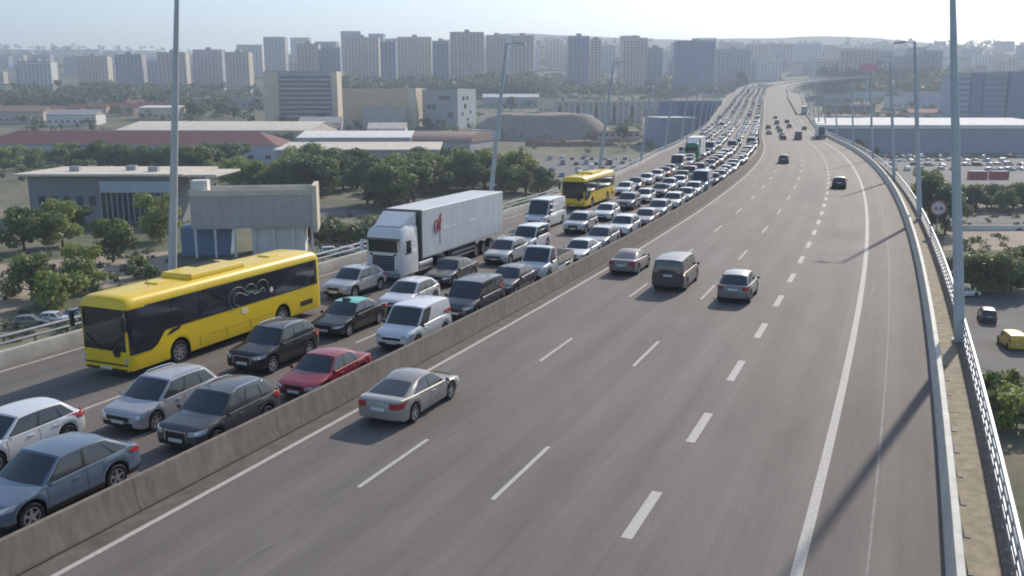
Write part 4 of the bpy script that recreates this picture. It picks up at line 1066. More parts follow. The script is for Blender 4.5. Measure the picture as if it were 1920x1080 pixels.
def leaves(rng, centers, radii, n, size):
    C = np.array(centers); R = np.array(radii); w = R**2/np.sum(R**2); idx = rng.choice(len(C), n, p=w)
    d = rng.normal(size=(n,3)); d /= np.linalg.norm(d, axis=1)[:,None]
    rad = R[idx]*(rng.uniform(.55,1.08,n))
    P = C[idx] + d*rad[:,None]*np.array([1,1,.82])
    nn = d*.7 + rng.normal(size=(n,3))*.6 + np.array([0,0,.35]); nn /= np.linalg.norm(nn, axis=1)[:,None]
    a = np.cross(nn, rng.normal(size=(n,3))); a /= np.linalg.norm(a, axis=1)[:,None]; b = np.cross(nn, a)
    s = size*rng.uniform(.6,1.3,n)[:,None]
    V = np.stack([P-a*s-b*s*.7, P+a*s*.9-b*s*.6, P+a*s+b*s*.7, P-a*s*.8+b*s*.8], 1).reshape(-1,3)
    return V, rng.uniform(0,1,n)*.7 + rng.uniform(0,1,len(C))[idx]*.45
def leaf_mesh(name, V, tint, m):
    n = len(V)//4; me = bpy.data.meshes.new(name); me.vertices.add(n*4); me.vertices.foreach_set('co', V.ravel())
    me.loops.add(n*4); me.loops.foreach_set('vertex_index', np.arange(n*4)); me.polygons.add(n); me.polygons.foreach_set('loop_start', np.arange(n)*4)
    me.update(calc_edges=True); at_ = me.attributes.new('tint', 'FLOAT', 'FACE'); at_.data.foreach_set('value', tint.astype(np.float32))
    me.materials.append(m); return me
def tree_proto(seed, kind, form, n=1500, size=.30):
    # unit tree about 10 m tall
    rng = np.random.default_rng(seed); cs = []; rs = []
    if form == 'round':
        for k in range(20):
            a = rng.uniform(0, 2*pi); q = rng.uniform(0,1)**.6; h = rng.uniform(1.9,8.6); wd = 3.7*sqrt(max(.10,1-((h-4.8)/4.6)**2))
            cs.append((q*wd*cos(a), q*wd*sin(a), h)); rs.append(rng.uniform(1.1,2.0))
    elif form == 'tall':
        for k in range(14):
            a = rng.uniform(0, 2*pi); h = rng.uniform(1.8,9.3); wd = 1.15*sqrt(max(.05,1-((h-5)/5)**2)); cs.append((wd*cos(a)*.7, wd*sin(a)*.7, h)); rs.append(rng.uniform(.6,1.05))
    elif form == 'umbrella':
        for k in range(16):
            a = rng.uniform(0, 2*pi); q = rng.uniform(0,1)**.5; cs.append((q*4*cos(a), q*4*sin(a), 7.6+rng.uniform(-.7,1.0)*(1.1-q*.6))); rs.append(rng.uniform(.9,1.5))
    elif form == 'shrub':
        for k in range(10):
            a = rng.uniform(0, 2*pi); q = rng.uniform(0,1)**.6; cs.append((q*3.2*cos(a), q*3.2*sin(a), rng.uniform(1.2,4.2)*(1.1-.5*q))); rs.append(rng.uniform(1.0,1.7))
    V, t = leaves(rng, cs, rs, n, size)
    crown = leaf_mesh('crown', V, t, LEAF[kind])
    mb = MB(); tops = sorted(cs, key=lambda c: -c[2])[:]
    base = 0.0; h0 = {'round':2.0,'tall':1.5,'umbrella':6.2,'shrub':.8}[form]
    mb.bar((0,0,-.4),(.1,.05,h0),.30 if form != 'shrub' else .12,.19 if form != 'shrub' else .09,8)
    for c in cs[:7]: mb.bar((.1,.05,h0-.2),(c[0]*.85,c[1]*.85,c[2]-.2),.13,.04,5)
    return crown, mb.mesh('trunk', M_bark)
TP = {('broad','round'):[tree_proto(k,'broad','round',4600,.21) for k in (1,2,3)], ('light','round'):[tree_proto(k,'light','round',4600,.21) for k in (11,12)],
      ('dark','round'):[tree_proto(k,'dark','round',4600,.21) for k in (21,22)], ('dark','tall'):[tree_proto(31,'dark','tall',1100,.24)], ('dark','umbrella'):[tree_proto(41,'dark','umbrella',1500,.25)],
      ('light','shrub'):[tree_proto(51,'light','shrub',1100,.26)], ('dark','shrub'):[tree_proto(53,'dark','shrub',1100,.26)], ('broad','shrub'):[tree_proto(52,'broad','shrub',1100,.26)]}
rt = random.Random(5)
def level(u, v):                         # terrain point on a surveyed bearing and depression
    lo, hi = 60.0, 3000.0
    f = lambda y: (lambda x: 540 - FPX*(y*sin(PITCH)+(gz(x, y)-CAMH)*cos(PITCH))/(y*cos(PITCH)-(gz(x, y)-CAMH)*sin(PITCH)))(colx(u, y, itp(GZ, y)))
    y = lo
    while y < hi and f(y) > v: y *= 1.05
    a, b = y/1.05, y
    for _ in range(7):
        m = (a+b)/2
        if f(m) > v: a = m
        else: b = m
    y = b
    x = colx(u, y, itp(GZ, y)); return x, y, gz(x, y)
def tree(x, y, h, kind, form, label, group=None, wide=1.0):
    z = gz(x, y); cr, tk = rt.choice(TP[(kind, form)])
    r = empty('bush' if form == 'shrub' else ('pine_tree' if form == 'umbrella' else 'tree'), (x, y, z-.15), rt.uniform(0, 6.28)); k = h/(10 if form != 'shrub' else 5.5)
    r.scale = (k*wide, k*wide, k)
    share('crown', cr, r); share('trunk', tk, r)
    tag(r, label, 'bush' if form == 'shrub' else 'tree', group); return r
def T(u, v, h, kind='broad', form='round', label='', group=None, wide=1.0):
    x, y, z = level(u, v); return tree(x, y, h, kind, form, label, group, wide)
# near left ground
T(118,462,9.4,'light','round','light green tree at the left edge above the coach roof line', wide=1.0)
T(45,470,9.4,'broad','round','green tree farthest left in front of the pavilion')
T(152,432,6.2,'broad','round','small round tree against the grey pavilion wall')
T(212,492,8.8,'broad','round','olive green tree standing over the dirt track left of the lamp post')
T(160,548,7.5,'light','round','bright bushy tree just above the roof of the near coach')
T(108,575,6.2,'light','shrub','yellow green bush below the bright tree at the left edge')
T(60,560,7.5,'broad','round','dark tree cut by the left edge beside the railing')
T(300,452,10.0,'light','round','light tree between the pavilion and the raised concrete building')
T(255,520,4.0,'broad','shrub','low bush right of the dirt track behind the coach')
T(425,462,4.5,'dark','round','small dark tree under the raised concrete building')
T(615,452,6.9,'dark','shrub','left of two dark bushes beside the raised concrete building')
T(662,452,7.5,'dark','shrub','right of two dark bushes beside the raised concrete building', wide=1.1)
G1 = 'dense green trees in the belt beyond the left edge of the viaduct'
ORD = ['first','second','third','fourth','fifth','sixth','seventh','eighth','ninth','tenth','eleventh','twelfth','thirteenth','fourteenth','fifteenth','sixteenth','seventeenth','eighteenth','nineteenth','twentieth','twenty-first','twenty-second','twenty-third','twenty-fourth']
def belt(pts, kinds, lab, grp, hs, forms=('round',)):
    allp = sorted(list(pts)+[(u+rt.uniform(8,18), v+rt.uniform(-8,2)) for u, v in pts])
    for i, (u, v) in enumerate(allp): T(u+rt.uniform(-4,4), v+rt.uniform(-3,3), rt.uniform(*hs), rt.choice(kinds), rt.choice(forms), f'{lab}, {ORD[i]} from the left', grp, rt.uniform(1.0,1.35))
belt([(10,322),(60,318),(110,312),(150,318)], ['light','broad'], 'yellow green tree behind the pavilion roof', G1+' (far left)', (8,10))
belt([(190,322),(225,325),(262,326),(300,328),(338,330),(372,328),(402,322),(432,320)], ['dark','broad'], 'dark tree between pavilion and red-roofed shed', G1+' (behind pavilion)', (10.5,13))
belt([(435,352),(470,360),(505,362),(535,350)], ['light'], 'light green tree behind the raised concrete building', G1+' (light)', (9.5,11.5))
belt([(560,362),(590,366),(625,360),(655,352),(610,345),(575,340)], ['dark','broad'], 'dark tree left of the lorry below the grey warehouse', G1+' (left of lorry)', (12,14))
belt([(690,385),(725,392),(760,380),(800,366),(835,360),(870,356),(905,352),(940,356),(780,350),(740,360),(850,345),(965,362)], ['broad','broad','light','dark'], 'green tree in the thick belt above the lorry trailer', G1+' (above trailer)', (11,14))
T(1018,375,10,'dark','round','round dark tree between the white panel van and the second coach', wide=1.15)
T(988,395,4,'light','shrub','low bush beside the parapet left of the white panel van')
T(945,420,4,'broad','shrub','low bush beside the parapet behind the lorry trailer')
T(1168,262,9,'dark','round','round dark tree standing alone right of the gravel mound', wide=1.1)
T(800,240,7,'dark','round','small round tree in front of the white cube building')
T(958,208,13,'dark','round','dark rounded tree above the gravel mound beside the lamp post')
T(370,222,14,'broad','round','broad tree right of the left lamp post above the cream roofs', wide=1.2); T(415,218,13,'broad','round','tree left of the tall slab block')
T(440,222,10,'dark','round','dark tree beside the foot of the tall slab block')
# right side
T(1745,432,13,'dark','round','big dark tree right of the second right-hand lamp post', wide=.95)
T(1772,440,11,'dark','round','dark tree behind the nearest right-hand lamp post', wide=.9)
T(1735,372,9,'light','round','lighter tree beyond the railing near the parked cars')
T(1610,292,9,'dark','round','dark tree in front of the long blue-grey shed', wide=.9); T(1640,300,7,'dark','round','smaller dark tree beside the railing in front of the long shed')
belt([(1815,395),(1850,392),(1885,396),(1915,390)], ['dark','broad'], 'dark tree in the row below the red containers', 'trees below the containers', (6,8))
belt([(1822,545),(1860,552),(1895,548)], ['broad'], 'green tree over the car park right of the railing', 'trees over the right-hand car park', (5.5,7))
T(1880,770,4.5,'broad','shrub','green bush by the railing at the right edge'); T(1905,800,4.5,'light','shrub','bush outside the railing at the far right edge')
belt([(1470,176),(1452,172)], ['dark'], 'dark tree at the bend topping the climb', 'trees at the top bend', (13,16))
T(1390,172,26,'dark','round','very large dark tree beside the jam at the top of the climb', wide=.85)

# far woods, one mass
def woods():
    rng = np.random.default_rng(77); VV = []; TT = []
    def add(x, y, h, n=36):
        z = gz(x, y); k = 5; cs = [(x+rng.normal()*h*.22, y+rng.normal()*h*.22, z+h*rng.uniform(.35,.8)) for _ in range(k)]; rs = [h*rng.uniform(.18,.30) for _ in range(k)]
        V, t = leaves(rng, cs, rs, n, h*.09); VV.append(V); TT.append(t)
    def zone(u0, u1, v0, v1, cnt, h0, h1, n=36):
        for _ in range(cnt):
            x, y, z = level(rng.uniform(u0, u1), rng.uniform(v0, v1)); add(x, y, rng.uniform(h0, h1), n)
    zone(-40, 360, 172, 208, 230, 9, 15, 70)
    zone(640, 1010, 166, 186, 240, 15, 22, 80)
    zone(330, 500, 170, 212, 90, 9, 14, 70)
    zone(990, 1370, 152, 184, 240, 9, 15, 70)
    zone(640, 1250, 182, 212, 150, 5, 9, 50)
    zone(1540, 1960, 118, 185, 420, 10, 18, 60)
    zone(1545, 1960, 186, 236, 190, 4, 9, 50)
    zone(-60, 1960, 84, 134, 900, 12, 22, 36)
    zone(200, 480, 210, 226, 50, 5, 8, 50)
    zone(860, 1240, 232, 292, 40, 3, 5, 44)
    zone(-40, 700, 226, 300, 110, 4, 8, 60)
    zone(640, 1240, 214, 262, 120, 3, 7, 50)
    zone(-60, 1000, 300, 345, 90, 3, 7, 70)
    V = np.concatenate(VV); t = np.concatenate(TT)
    o = bpy.data.objects.new('hillside_woods', leaf_mesh('hillside_woods', V, t, LEAF['far'])); COL.objects.link(o); tag(o, 'distant wooded slopes and scrub behind the rooftops', 'woods', kind='stuff')
woods()
def scrub():
    rng = np.random.default_rng(9); VV = []; TT = []
    def patch(u0, u1, v0, v1, cnt, r0, r1):
        for _ in range(cnt):
            x, y, z = level(rng.uniform(u0, u1), rng.uniform(v0, v1)); r = rng.uniform(r0, r1)
            V, t = leaves(rng, [(x+rng.normal()*r*.5, y+rng.normal()*r*.5, z+r*.4) for _ in range(3)], [r*.7]*3, 46, .16*r+.05); VV.append(V); TT.append(t)
    patch(-10, 340, 470, 640, 70, .5, 1.3); patch(590, 1000, 400, 500, 60, .6, 1.6); patch(1780, 1930, 390, 470, 40, .5, 1.2); patch(150, 700, 330, 400, 40, .7, 1.6)
    o = bpy.data.objects.new('scrub', leaf_mesh('scrub', np.concatenate(VV), np.concatenate(TT), LEAF['far'])); COL.objects.link(o); tag(o, 'low scrub dotting the dry ground below the viaduct', 'scrub', kind='stuff')
scrub()

# ------------------------------------------------------------------ buildings
W_ = {k: mat('wall_'+k, c, .85, var=.10, scale=.25) for k, c in dict(cream=(.62,.54,.42), white=(.68,.67,.64), lavender=(.42,.41,.44), grey=(.36,.37,.39), bluegrey=(.27,.32,.40), beige=(.58,.46,.30), darkgrey=(.16,.17,.19), concrete=(.44,.42,.40), pink=(.55,.42,.36), paleblue=(.42,.48,.55), blue=(.16,.23,.36), slate=(.23,.24,.27)).items()}
R_ = {k: mat('roof_'+k, c, .85, var=.16, scale=.3) for k, c in dict(cream=(.62,.56,.46), red=(.20,.085,.075), brown=(.26,.17,.13), white=(.70,.69,.66), grey=(.36,.35,.34), terracotta=(.36,.17,.10)).items()}
M_win = mat('far_window', (.035,.045,.06), .12, spec=.7)
def bld(name, label, u0, u1, vb, h, depth, wall, roof, kind='flat', yaw=0.0, over=.4, cat='building', ridge=.25, group=None, win=None, sep=False, y=None, side_win=None):
    um = (u0+u1)/2; x, yy, z = level(um, vb)
    if y: yy = y; x = colx(um, yy, itp(GZ, yy)); z = gz(x, yy)
    w = colx(u1, yy, z)-colx(u0, yy, z)
    r = empty(name, (x, yy, z-.6), yaw); h += .6
    # local: front face at y=0 facing -Y, body to +depth
    mb = MB(); mb.box(-w/2, w/2, 0, depth, 0, h); mb.build('wall', W_[wall], r, 0)
    mb = MB(); a, b = -w/2-over, w/2+over; f, k = -over, depth+over
    if kind == 'flat': mb.box(a, b, f, k, h, h+.5)
    elif kind == 'parapet':
        mb.box(a, b, f, f+.3, h, h+1.0); mb.box(a, b, k-.3, k, h, h+1.0); mb.box(a, a+.3, f+.3, k-.3, h, h+1.0); mb.box(b-.3, b, f+.3, k-.3, h, h+1.0); mb.box(a+.3, b-.3, f+.3, k-.3, h, h+.2)
    elif kind == 'gable':
        rz_ = h+depth*ridge; m_ = depth/2
        mb.add([(a,f,h),(b,f,h),(b,m_,rz_),(a,m_,rz_),(a,k,h),(b,k,h),(a,f,h+.35),(b,f,h+.35),(b,m_,rz_+.35),(a,m_,rz_+.35),(a,k,h+.35),(b,k,h+.35)], [(0,1,2,3),(3,2,5,4),(6,9,8,7),(9,10,11,8),(0,6,7,1),(4,5,11,10),(0,3,9,6),(3,4,10,9),(1,7,8,2),(2,8,11,5)])
        mb.add([(-w/2,0,h),(-w/2,depth,h),(-w/2,m_,rz_-.05)],[(0,1,2)]); mb.add([(w/2,0,h),(w/2,depth,h),(w/2,m_,rz_-.05)],[(0,2,1)])
    elif kind == 'hip':
        rz_ = h+depth*ridge; m_ = depth/2; q = min(m_, w*.4)
        mb.add([(a,f,h),(b,f,h),(b,k,h),(a,k,h),(a+q,m_,rz_),(b-q,m_,rz_)], [(0,1,5,4),(2,3,4,5),(1,2,5),(3,0,4),(0,3,2,1)])
    elif kind == 'shed':
        mb.add([(a,f,h),(b,f,h),(b,k,h+depth*ridge),(a,k,h+depth*ridge),(a,f,h+.5),(b,f,h+.5),(b,k,h+depth*ridge+.5),(a,k,h+depth*ridge+.5)], [(0,3,2,1),(4,5,6,7),(0,1,5,4),(1,2,6,5),(2,3,7,6),(3,0,4,7)])
    elif kind == 'barrel':
        n = 12; rg = [[(x_, depth/2-(depth/2+over)*cos(pi*i/n), h+depth*ridge*sin(pi*i/n)) for i in range(n+1)] for x_ in (a, b)]
        mb.loft(rg, False, False); mb.add(rg[0], [tuple(range(n+1))]); mb.add(rg[1], [tuple(range(n+1))[::-1]])
    fixn(mb.build('roof', R_[roof], r, 20))
    def put_win(cols, rows, ww, wh, z0, z1, m=M_win, front=True, nm='window'):
        q0 = MB(); q0.box(-ww/2, ww/2, -.06, .05, -wh/2, wh/2); me = q0.mesh(nm, m, 0); J = MB()
        span = w if front else depth
        for i in range(cols):
            for j in range(rows):
                px = -span/2 + span*(i+.5)/cols; pz = z0 + (z1-z0)*(j+.5)/rows
                if front: p = (px, 0, pz)
                else: p = (-w/2 if x > 0 else w/2, depth/2+px, pz)
                if sep: share(nm, me, r, p, (0,0,0 if front else pi/2))
                else:
                    if front: J.box(p[0]-ww/2, p[0]+ww/2, -.06, .05, pz-wh/2, pz+wh/2)
                    else: J.box(p[0]-.06, p[0]+.06, p[1]-ww/2, p[1]+ww/2, pz-wh/2, pz+wh/2)
        if not sep: tag(J.build('windows', m, r, 0), kind='stuff')
    for wv in ([win] if isinstance(win, tuple) else (win or [])): put_win(*wv)
    if side_win: put_win(*side_win, front=False)
    tag(r, label, cat, group); r['_w'] = w
    return r, w, h, depth
# -- pavilion with overhanging slab roof
r, w, h, d = bld('pavilion', 'grey pavilion with dark glazed front and thin overhanging slab roof at the left', 60, 338, 418, 10.6, 20, 'slate', 'cream', 'flat', 0, 2.2, 'pavilion')
q = MB()
for k in range(14):
    x0 = lerp(-w*.02, w*.49, k/14); x1 = lerp(-w*.02, w*.49, (k+1)/14)
    g_ = MB(); g_.box(x0+.05, x1-.05, -.10, .02, .9, 7.4); g_.build('glass_panel', M_win, r, 0)
for k in range(3):
    g_ = MB(); x0 = w*(.55+.09*k); g_.box(x0, x0+.25, 3, 3.25, 0, h); g_.build('column', W_['white'], r, 0)
g_ = MB(); g_.box(w/2-.5, w/2+9.5, -2.0, 16, h-.1, h+.35); g_.build('canopy', R_['cream'], r, 0)
for k in range(15):
    g_ = MB(); x0 = lerp(-w*.02, w*.49, k/14); g_.box(x0-.06, x0+.06, -.16, -.1, .9, 7.4); g_.build('mullion', W_['white'], r, 0)
for k in range(5):
    g_ = MB(); x0 = -w*.44+k*w*.085; g_.box(x0, x0+1.5, -.06, .02, 4.5, 6.6); g_.build('window', M_win, r, 0)
for x0, y0_ in ((-w*.3,6),(w*.05,9),(w*.25,5)):
    g_ = MB(); g_.box(x0, x0+2.2, y0_, y0_+1.6, h+.5, h+1.6); g_.build('roof_unit', W_['grey'], r, 0)
g_ = MB(); g_.box(-w*.01, w*.50, -.9, -.02, 7.5, 10.0); g_.build('fascia', W_['paleblue'], r, 0)
# -- raised concrete building
r, w, h, d = bld('raised_building', 'pale concrete box building raised on columns behind the near coach', 368, 588, 482, 10.8, 9, 'concrete', 'cream', 'parapet', .16, .15)
for ch in list(r.children):
    if ch.name.startswith('wall'):
        ch.scale = (1,1,.50); ch.location = (0,0,h*.5)
for k in range(7):
    g_ = MB(); x0 = -w/2+.3+k*(w-.8)/6; g_.box(x0, x0+.35, .3, .65, 0, h*.5); g_.build('column', W_['white'], r, 0)
g_ = MB(); g_.box(-w*.02, w*.42, 1.0, d-.5, 0, h*.495); g_.build('white_ground_floor', W_['white'], r, 0)
g_ = MB(); g_.box(-w*.62, -w*.22, 3.0, d-.5, 0, h*.495); g_.build('blue_ground_floor', W_['blue'], r, 0)
g_ = MB(); g_.box(w/2-.05, w/2+.75, -.5, d, h*.42, h+1.6); g_.build('end_wall', W_['cream'], r, 0)
for k in range(12):
    g_ = MB(); x0 = -w/2+k*w/12; g_.box(x0+.04, x0+w/12-.04, -.05, .01, h*.52, h-.2); g_.build('facade_panel', W_['concrete'], r, 0)
g_ = MB(); g_.box(-w*.49, -w*.36, 1, 4, h+.2, h+2.6); g_.build('roof_hut', W_['white'], r, 0)
# -- sheds and halls
bld('red_roofed_shed', 'very long low shed with dull red roof behind the dark tree row', -60, 528, 306, 8.0, 26, 'paleblue', 'red', 'hip', -.10, .6, 'shed', .22, win=(18,1,2.6,1.6,2.6,4.6))
bld('cream_roofed_hall', 'wide hall with pale cream roof behind the red-roofed shed', 215, 585, 268, 6.5, 60, 'cream', 'cream', 'gable', -.06, .6, 'hall', .07)
r, w, h, d = bld('grey_warehouse', 'grey warehouse with a cream roof edge behind the trees above the lorry', 520, 822, 326, 8.6, 30, 'lavender', 'cream', 'shed', .04, .7, 'warehouse', .05)
for k in range(9):
    g_ = MB(); x0 = w*(.02+.048*k); g_.box(x0, x0+.9, -.08, .02, 2.2, 7.0); g_.build('window', M_win, r, 0)
bld('white_roofed_hall', 'low hall with broad pale roof between the cream hall and the brown arched hall', 560, 770, 290, 8, 50, 'lavender', 'white', 'gable', .05, .5, 'hall', .05, win=(10,1,1.2,1.6,3,6))
bld('arched_hall', 'hall with a brown arched roof left of the second lamp post', 738, 885, 288, 5.5, 40, 'grey', 'brown', 'barrel', -.25, .5, 'hall', .12, win=(9,1,1.6,2.4,.8,4.4))
r, w, h, d = bld('beige_building', 'large beige building right of the tall slab block', 642, 782, 240, 25, 30, 'beige', 'cream', 'flat', -.12, .1)
g_ = MB(); g_.box(-w*.18, w*.40, -9, -.05, 0, h*.56); g_.build('front_annex', W_['concrete'], r, 0)
g_ = MB(); g_.box(w*.40, w*.505, -.6, d, .1, h+.9); g_.build('end_wall', W_['cream'], r, 0)
r, w, h, d = bld('white_cube_building', 'white and grey cube-shaped modern building with square black windows', 788, 862, 240, 24, 26, 'grey', 'grey', 'parapet', -.42, .05)
for px, pz, ww, wh in ((-.30,.58,.10,.10),(-.16,.58,.12,.12),(.14,.82,.30,.10),(.30,.36,.16,.16),(.02,.20,.26,.09)):
    g_ = MB(); g_.box(w*(px-ww/2), w*(px+ww/2), -.10, .02, h*(pz-wh/2), h*(pz+wh/2)); g_.build('window', M_win, r, 0)
g_ = MB(); g_.box(w/2+.05, w/2+.5, -.1, d+.1, 0, h+1.4); g_.build('white_side_wall', W_['white'], r, 0)
for py, pz, sz in ((.30,.80,2.4),(.52,.82,2.2),(.40,.60,3.0),(.25,.40,1.8),(.70,.45,1.8),(.55,.25,2.0)):
    g_ = MB(); g_.box(w/2+.48, w/2+.60, d*py-sz/2, d*py+sz/2, h*pz-sz/2, h*pz+sz/2); g_.build('window', M_win, r, 0)
# slab block
r, w, h, d = bld('slab_block', 'tall grey slab block with cream end walls below the hillside at upper left', 500, 634, 228, 35, 16, 'grey', 'grey', 'parapet', 0, .05, y=640)
for sg, a, b in ((-1,-.51,-.31),(1,.43,.51)):
    g_ = MB(); g_.box(w*a, w*b, -1.2, d+.1, 0, h+.4); g_.build('end_wall', W_['cream'], r, 0)
for k in range(10):
    g_ = MB(); g_.box(-w*.30, w*.42, -.9, .0, 2.4+k*3.1, 3.5+k*3.1); g_.build('balcony', W_['paleblue'] if k % 2 else W_['lavender'], r, 0)
    g_ = MB(); g_.box(-w*.29, w*.41, -.12, .02, 3.6+k*3.1, 5.2+k*3.1); g_.build('window_strip', M_win, r, 0)
# colonnade
r, w, h, d = bld('colonnade_building', 'long pale building with a row of tall pillars above the gravel mound', 1042, 1204, 231, 15.5, 20, 'lavender', 'cream', 'flat', 0, .4)
for k in range(15):
    g_ = MB(); x0 = -w/2 + k*(w-1.6)/14; g_.box(x0, x0+1.5, -1.4, -.05, 0, h-1.2); g_.build('pillar', W_['cream'], r, 0)
for k in range(14):
    g_ = MB(); x0 = -w/2 + 1.7 + k*(w-1.6)/14; g_.box(x0, x0+w/14-2.2, -.12, .02, 1.0, h-3.5); g_.build('window', W_['paleblue'] if k % 3 else M_win, r, 0)
g_ = MB(); g_.box(-w/2-.1, w/2+.1, -1.5, -.02, h-1.15, h-.02); g_.build('lintel', W_['cream'], r, 0)
# blue-grey buildings beside the jam
r, w, h, d = bld('blue_grey_block', 'blue-grey windowless block beside the left edge of the jam', 1238, 1304, 276, 15, 30, 'bluegrey', 'white', 'flat', .15, .5)
r, w, h, d = bld('blue_glass_block', 'large blue glazed block with white roof edge right of the blue-grey block', 1268, 1352, 258, 21, 40, 'blue', 'white', 'flat', .12, .6)
for k in range(8):
    g_ = MB(); x0 = -w/2+.4+k*(w-.6)/8; g_.box(x0, x0+w/8-.6, -.1, .02, 1.5, h-2); g_.build('glass_panel', mat('blue_glazing', (.10,.15,.24), .2, spec=.6), r, 0)
# apartment towers on the ridge
TW = [(648,712,'cream',66),(715,744,'bluegrey',60),(747,810,'cream',64),(812,842,'bluegrey',58),(845,908,'cream',66),(912,950,'grey',62),(957,1001,'cream',60),(1066,1104,'blue',64),(1107,1126,'cream',60),(1166,1212,'cream',62),(1215,1240,'bluegrey',50),(1266,1338,'blue',58),(1343,1405,'lavender',50),
      (300,352,'cream',46),(365,420,'lavender',50),(425,470,'cream',48),(560,600,'cream',56),(605,640,'bluegrey',52),(40,100,'white',34),(150,205,'cream',36),(220,270,'lavender',40)]
place = ['leftmost of the ridge towers behind the dark conifers','second ridge tower from the slab block','third ridge tower, above the beige building','fourth ridge tower, above the white cube building','fifth ridge tower, wide, above the white cube building','sixth ridge tower, left of the second lamp post','seventh ridge tower, right of the second lamp post','first ridge tower beyond the gap of green hillside','slim ridge tower beyond the green gap','ridge tower above the colonnade building','narrow ridge tower right of the one above the colonnade','wide ridge tower above the blue glazed block','broad ridge block above the bend of the jam',
         'ridge tower above the first left lamp post','ridge tower right of the first left lamp post','ridge tower left of the slab block','ridge tower just behind the slab block','ridge tower right behind the slab block','low white block at the far upper left','block second from the upper left corner','block third from the upper left corner']
for (u0, u1, wl, hh), pl in zip(TW, place):
    yy = 1150 + rt.uniform(-60, 60)
    x, y_, z = level((u0+u1)/2, 168); 
    r, w, h, d = bld('apartment_tower', f'{dict(cream="cream",bluegrey="blue-grey",grey="grey",blue="bluish",lavender="pale grey",white="white")[wl]} apartment block, {pl}', u0, u1, 168, hh, 16, wl, 'grey', 'parapet', rt.uniform(-.06,.06), .05, 'apartment block', y=yy)
    J = MB(); nf = int(h/3.0); nc = max(3, int(w/4.2))
    for j in range(1, nf):
        for i in range(nc):
            px = -w/2 + w*(i+.5)/nc; J.box(px-1.0, px+1.0, -.10, .03, j*3.0+.6, j*3.0+2.1)
    tag(J.build('windows', M_win, r, 0), kind='stuff')
    J = MB()
    for j in range(1, nf):
        if wl in ('cream','white','lavender'): J.box(-w*.18, w*.18, -1.1, -.02, j*3.0-.1, j*3.0+.55)
    if J.v: tag(J.build('balconies', W_['white'], r, 0), kind='stuff')
    g_ = MB(); g_.box(-3, 3, 4, 10, h+.2, h+4); g_.build('lift_housing', W_['grey'], r, 0)
NP = ['first','second','third','fourth','fifth','sixth','seventh','eighth','ninth','tenth','eleventh','twelfth','thirteenth','fourteenth','fifteenth','sixteenth','seventeenth','eighteenth','nineteenth','twentieth','twenty-first','twenty-second','twenty-third','twenty-fourth']
for k, u in enumerate(np.linspace(470, 1560, 24)):
    wl = rt.choice(['cream','white','lavender','paleblue','cream','grey']); hw = rt.uniform(14, 24)
    r, w, h, d = bld('ridge_block', f'{dict(cream="cream",grey="grey",lavender="pale grey",white="white",paleblue="pale blue")[wl]} block in the hazy second row on the ridge, {NP[k]} from the left', u-hw, u+hw, 140, rt.uniform(34, 62), 18, wl, 'grey', 'parapet', rt.uniform(-.15,.15), .05, 'apartment block', y=1500+rt.uniform(-90,130))
    J = MB(); nf = int(h/3.0); nc = max(3, int(w/5))
    for j in range(1, nf):
        for i in range(nc): px = -w/2 + w*(i+.5)/nc; J.box(px-1.2, px+1.2, -.10, .03, j*3.0+.6, j*3.0+2.0)
    tag(J.build('windows', M_win, r, 0), kind='stuff')
# right-hand side
r, w, h, d = bld('long_blue_grey_shed', 'very long blue-grey shed with bright white roof edge behind the right-hand car park', 1548, 2010, 287, 12.2, 60, 'bluegrey', 'white', 'shed', .0, .8, 'shed', .06)
for k in range(40):
    g_ = MB(); x0 = -w/2 + k*w/40; g_.box(x0+.05, x0+w/40-.05, -.12, .01, 1.2, h-.3); g_.build('cladding_panel', W_['bluegrey'], r, 0)
g_ = MB(); g_.box(-w/2-.8, w/2+.8, -1.1, -.82, h-.2, h+1.6); g_.build('gutter_edge', R_['white'], r, 0)
for (u0, u1, vb, hh, wl, lab) in ((1788,1812,236,33,'paleblue','narrow pale stair tower left of the blue office slab at the right edge'),(1814,1836,236,34,'blue','deep blue office slab behind the nearest right-hand lamp post'),(1838,1880,236,34,'bluegrey','wide blue-grey office block at the right edge'),(1884,1960,236,35,'blue','blue office block cut off by the right edge')):
    r, w, h, d = bld('office_block', lab, u0, u1, vb, hh, 24, wl, 'grey', 'parapet', .0, .05, 'office block')
    nf = int(h/3.6)
    for j in range(nf):
        g_ = MB(); g_.box(-w/2+.4, w/2-.4, -.10, .02, 1.4+j*3.6, 3.4+j*3.6); g_.build('window_strip', mat('office_glazing', (.15,.21,.32), .3, spec=.4), r, 0)
for (u0, u1, vb, hh, wl, rf, lab) in ((1672,1722,205,11,'white','grey','low pale roofed hall left of the second right-hand lamp post'),(1726,1778,206,11,'paleblue','white','low pale blue hall between the right-hand lamp posts'),(1545,1600,196,9,'grey','white','small grey shed beyond the exit ramp'),(1640,1690,178,8,'beige','cream','low yellowish building left of the hall beyond the right lamp posts'),(1560,1640,212,6,'darkgrey','grey','dark low depot between the exit ramp and the long shed'),(1750,1782,222,6,'white','white','small white site cabin stack beside the nearest lamp post')):
    bld('low_building', lab, u0, u1, vb, hh, 22, wl, rf, 'flat', rt.uniform(-.1,.1), .4, win=(5,1,2.2,1.2,2.5,5))
for k, (u, v) in enumerate(sorted(((1700,118),(1718,117),(1742,114),(1758,115),(1775,116),(1830,108),(1860,112),(1600,112),(1500,108),(1440,112),(1880,110)))):
    bld('hilltop_house', f'small pale house on the far hillside at upper right, {ORD[k]} from the left', u-9, u+9, v, 9, 14, 'white', 'cream', 'flat', rt.uniform(-.4,.4), .3, 'house', group='far hillside houses upper right')
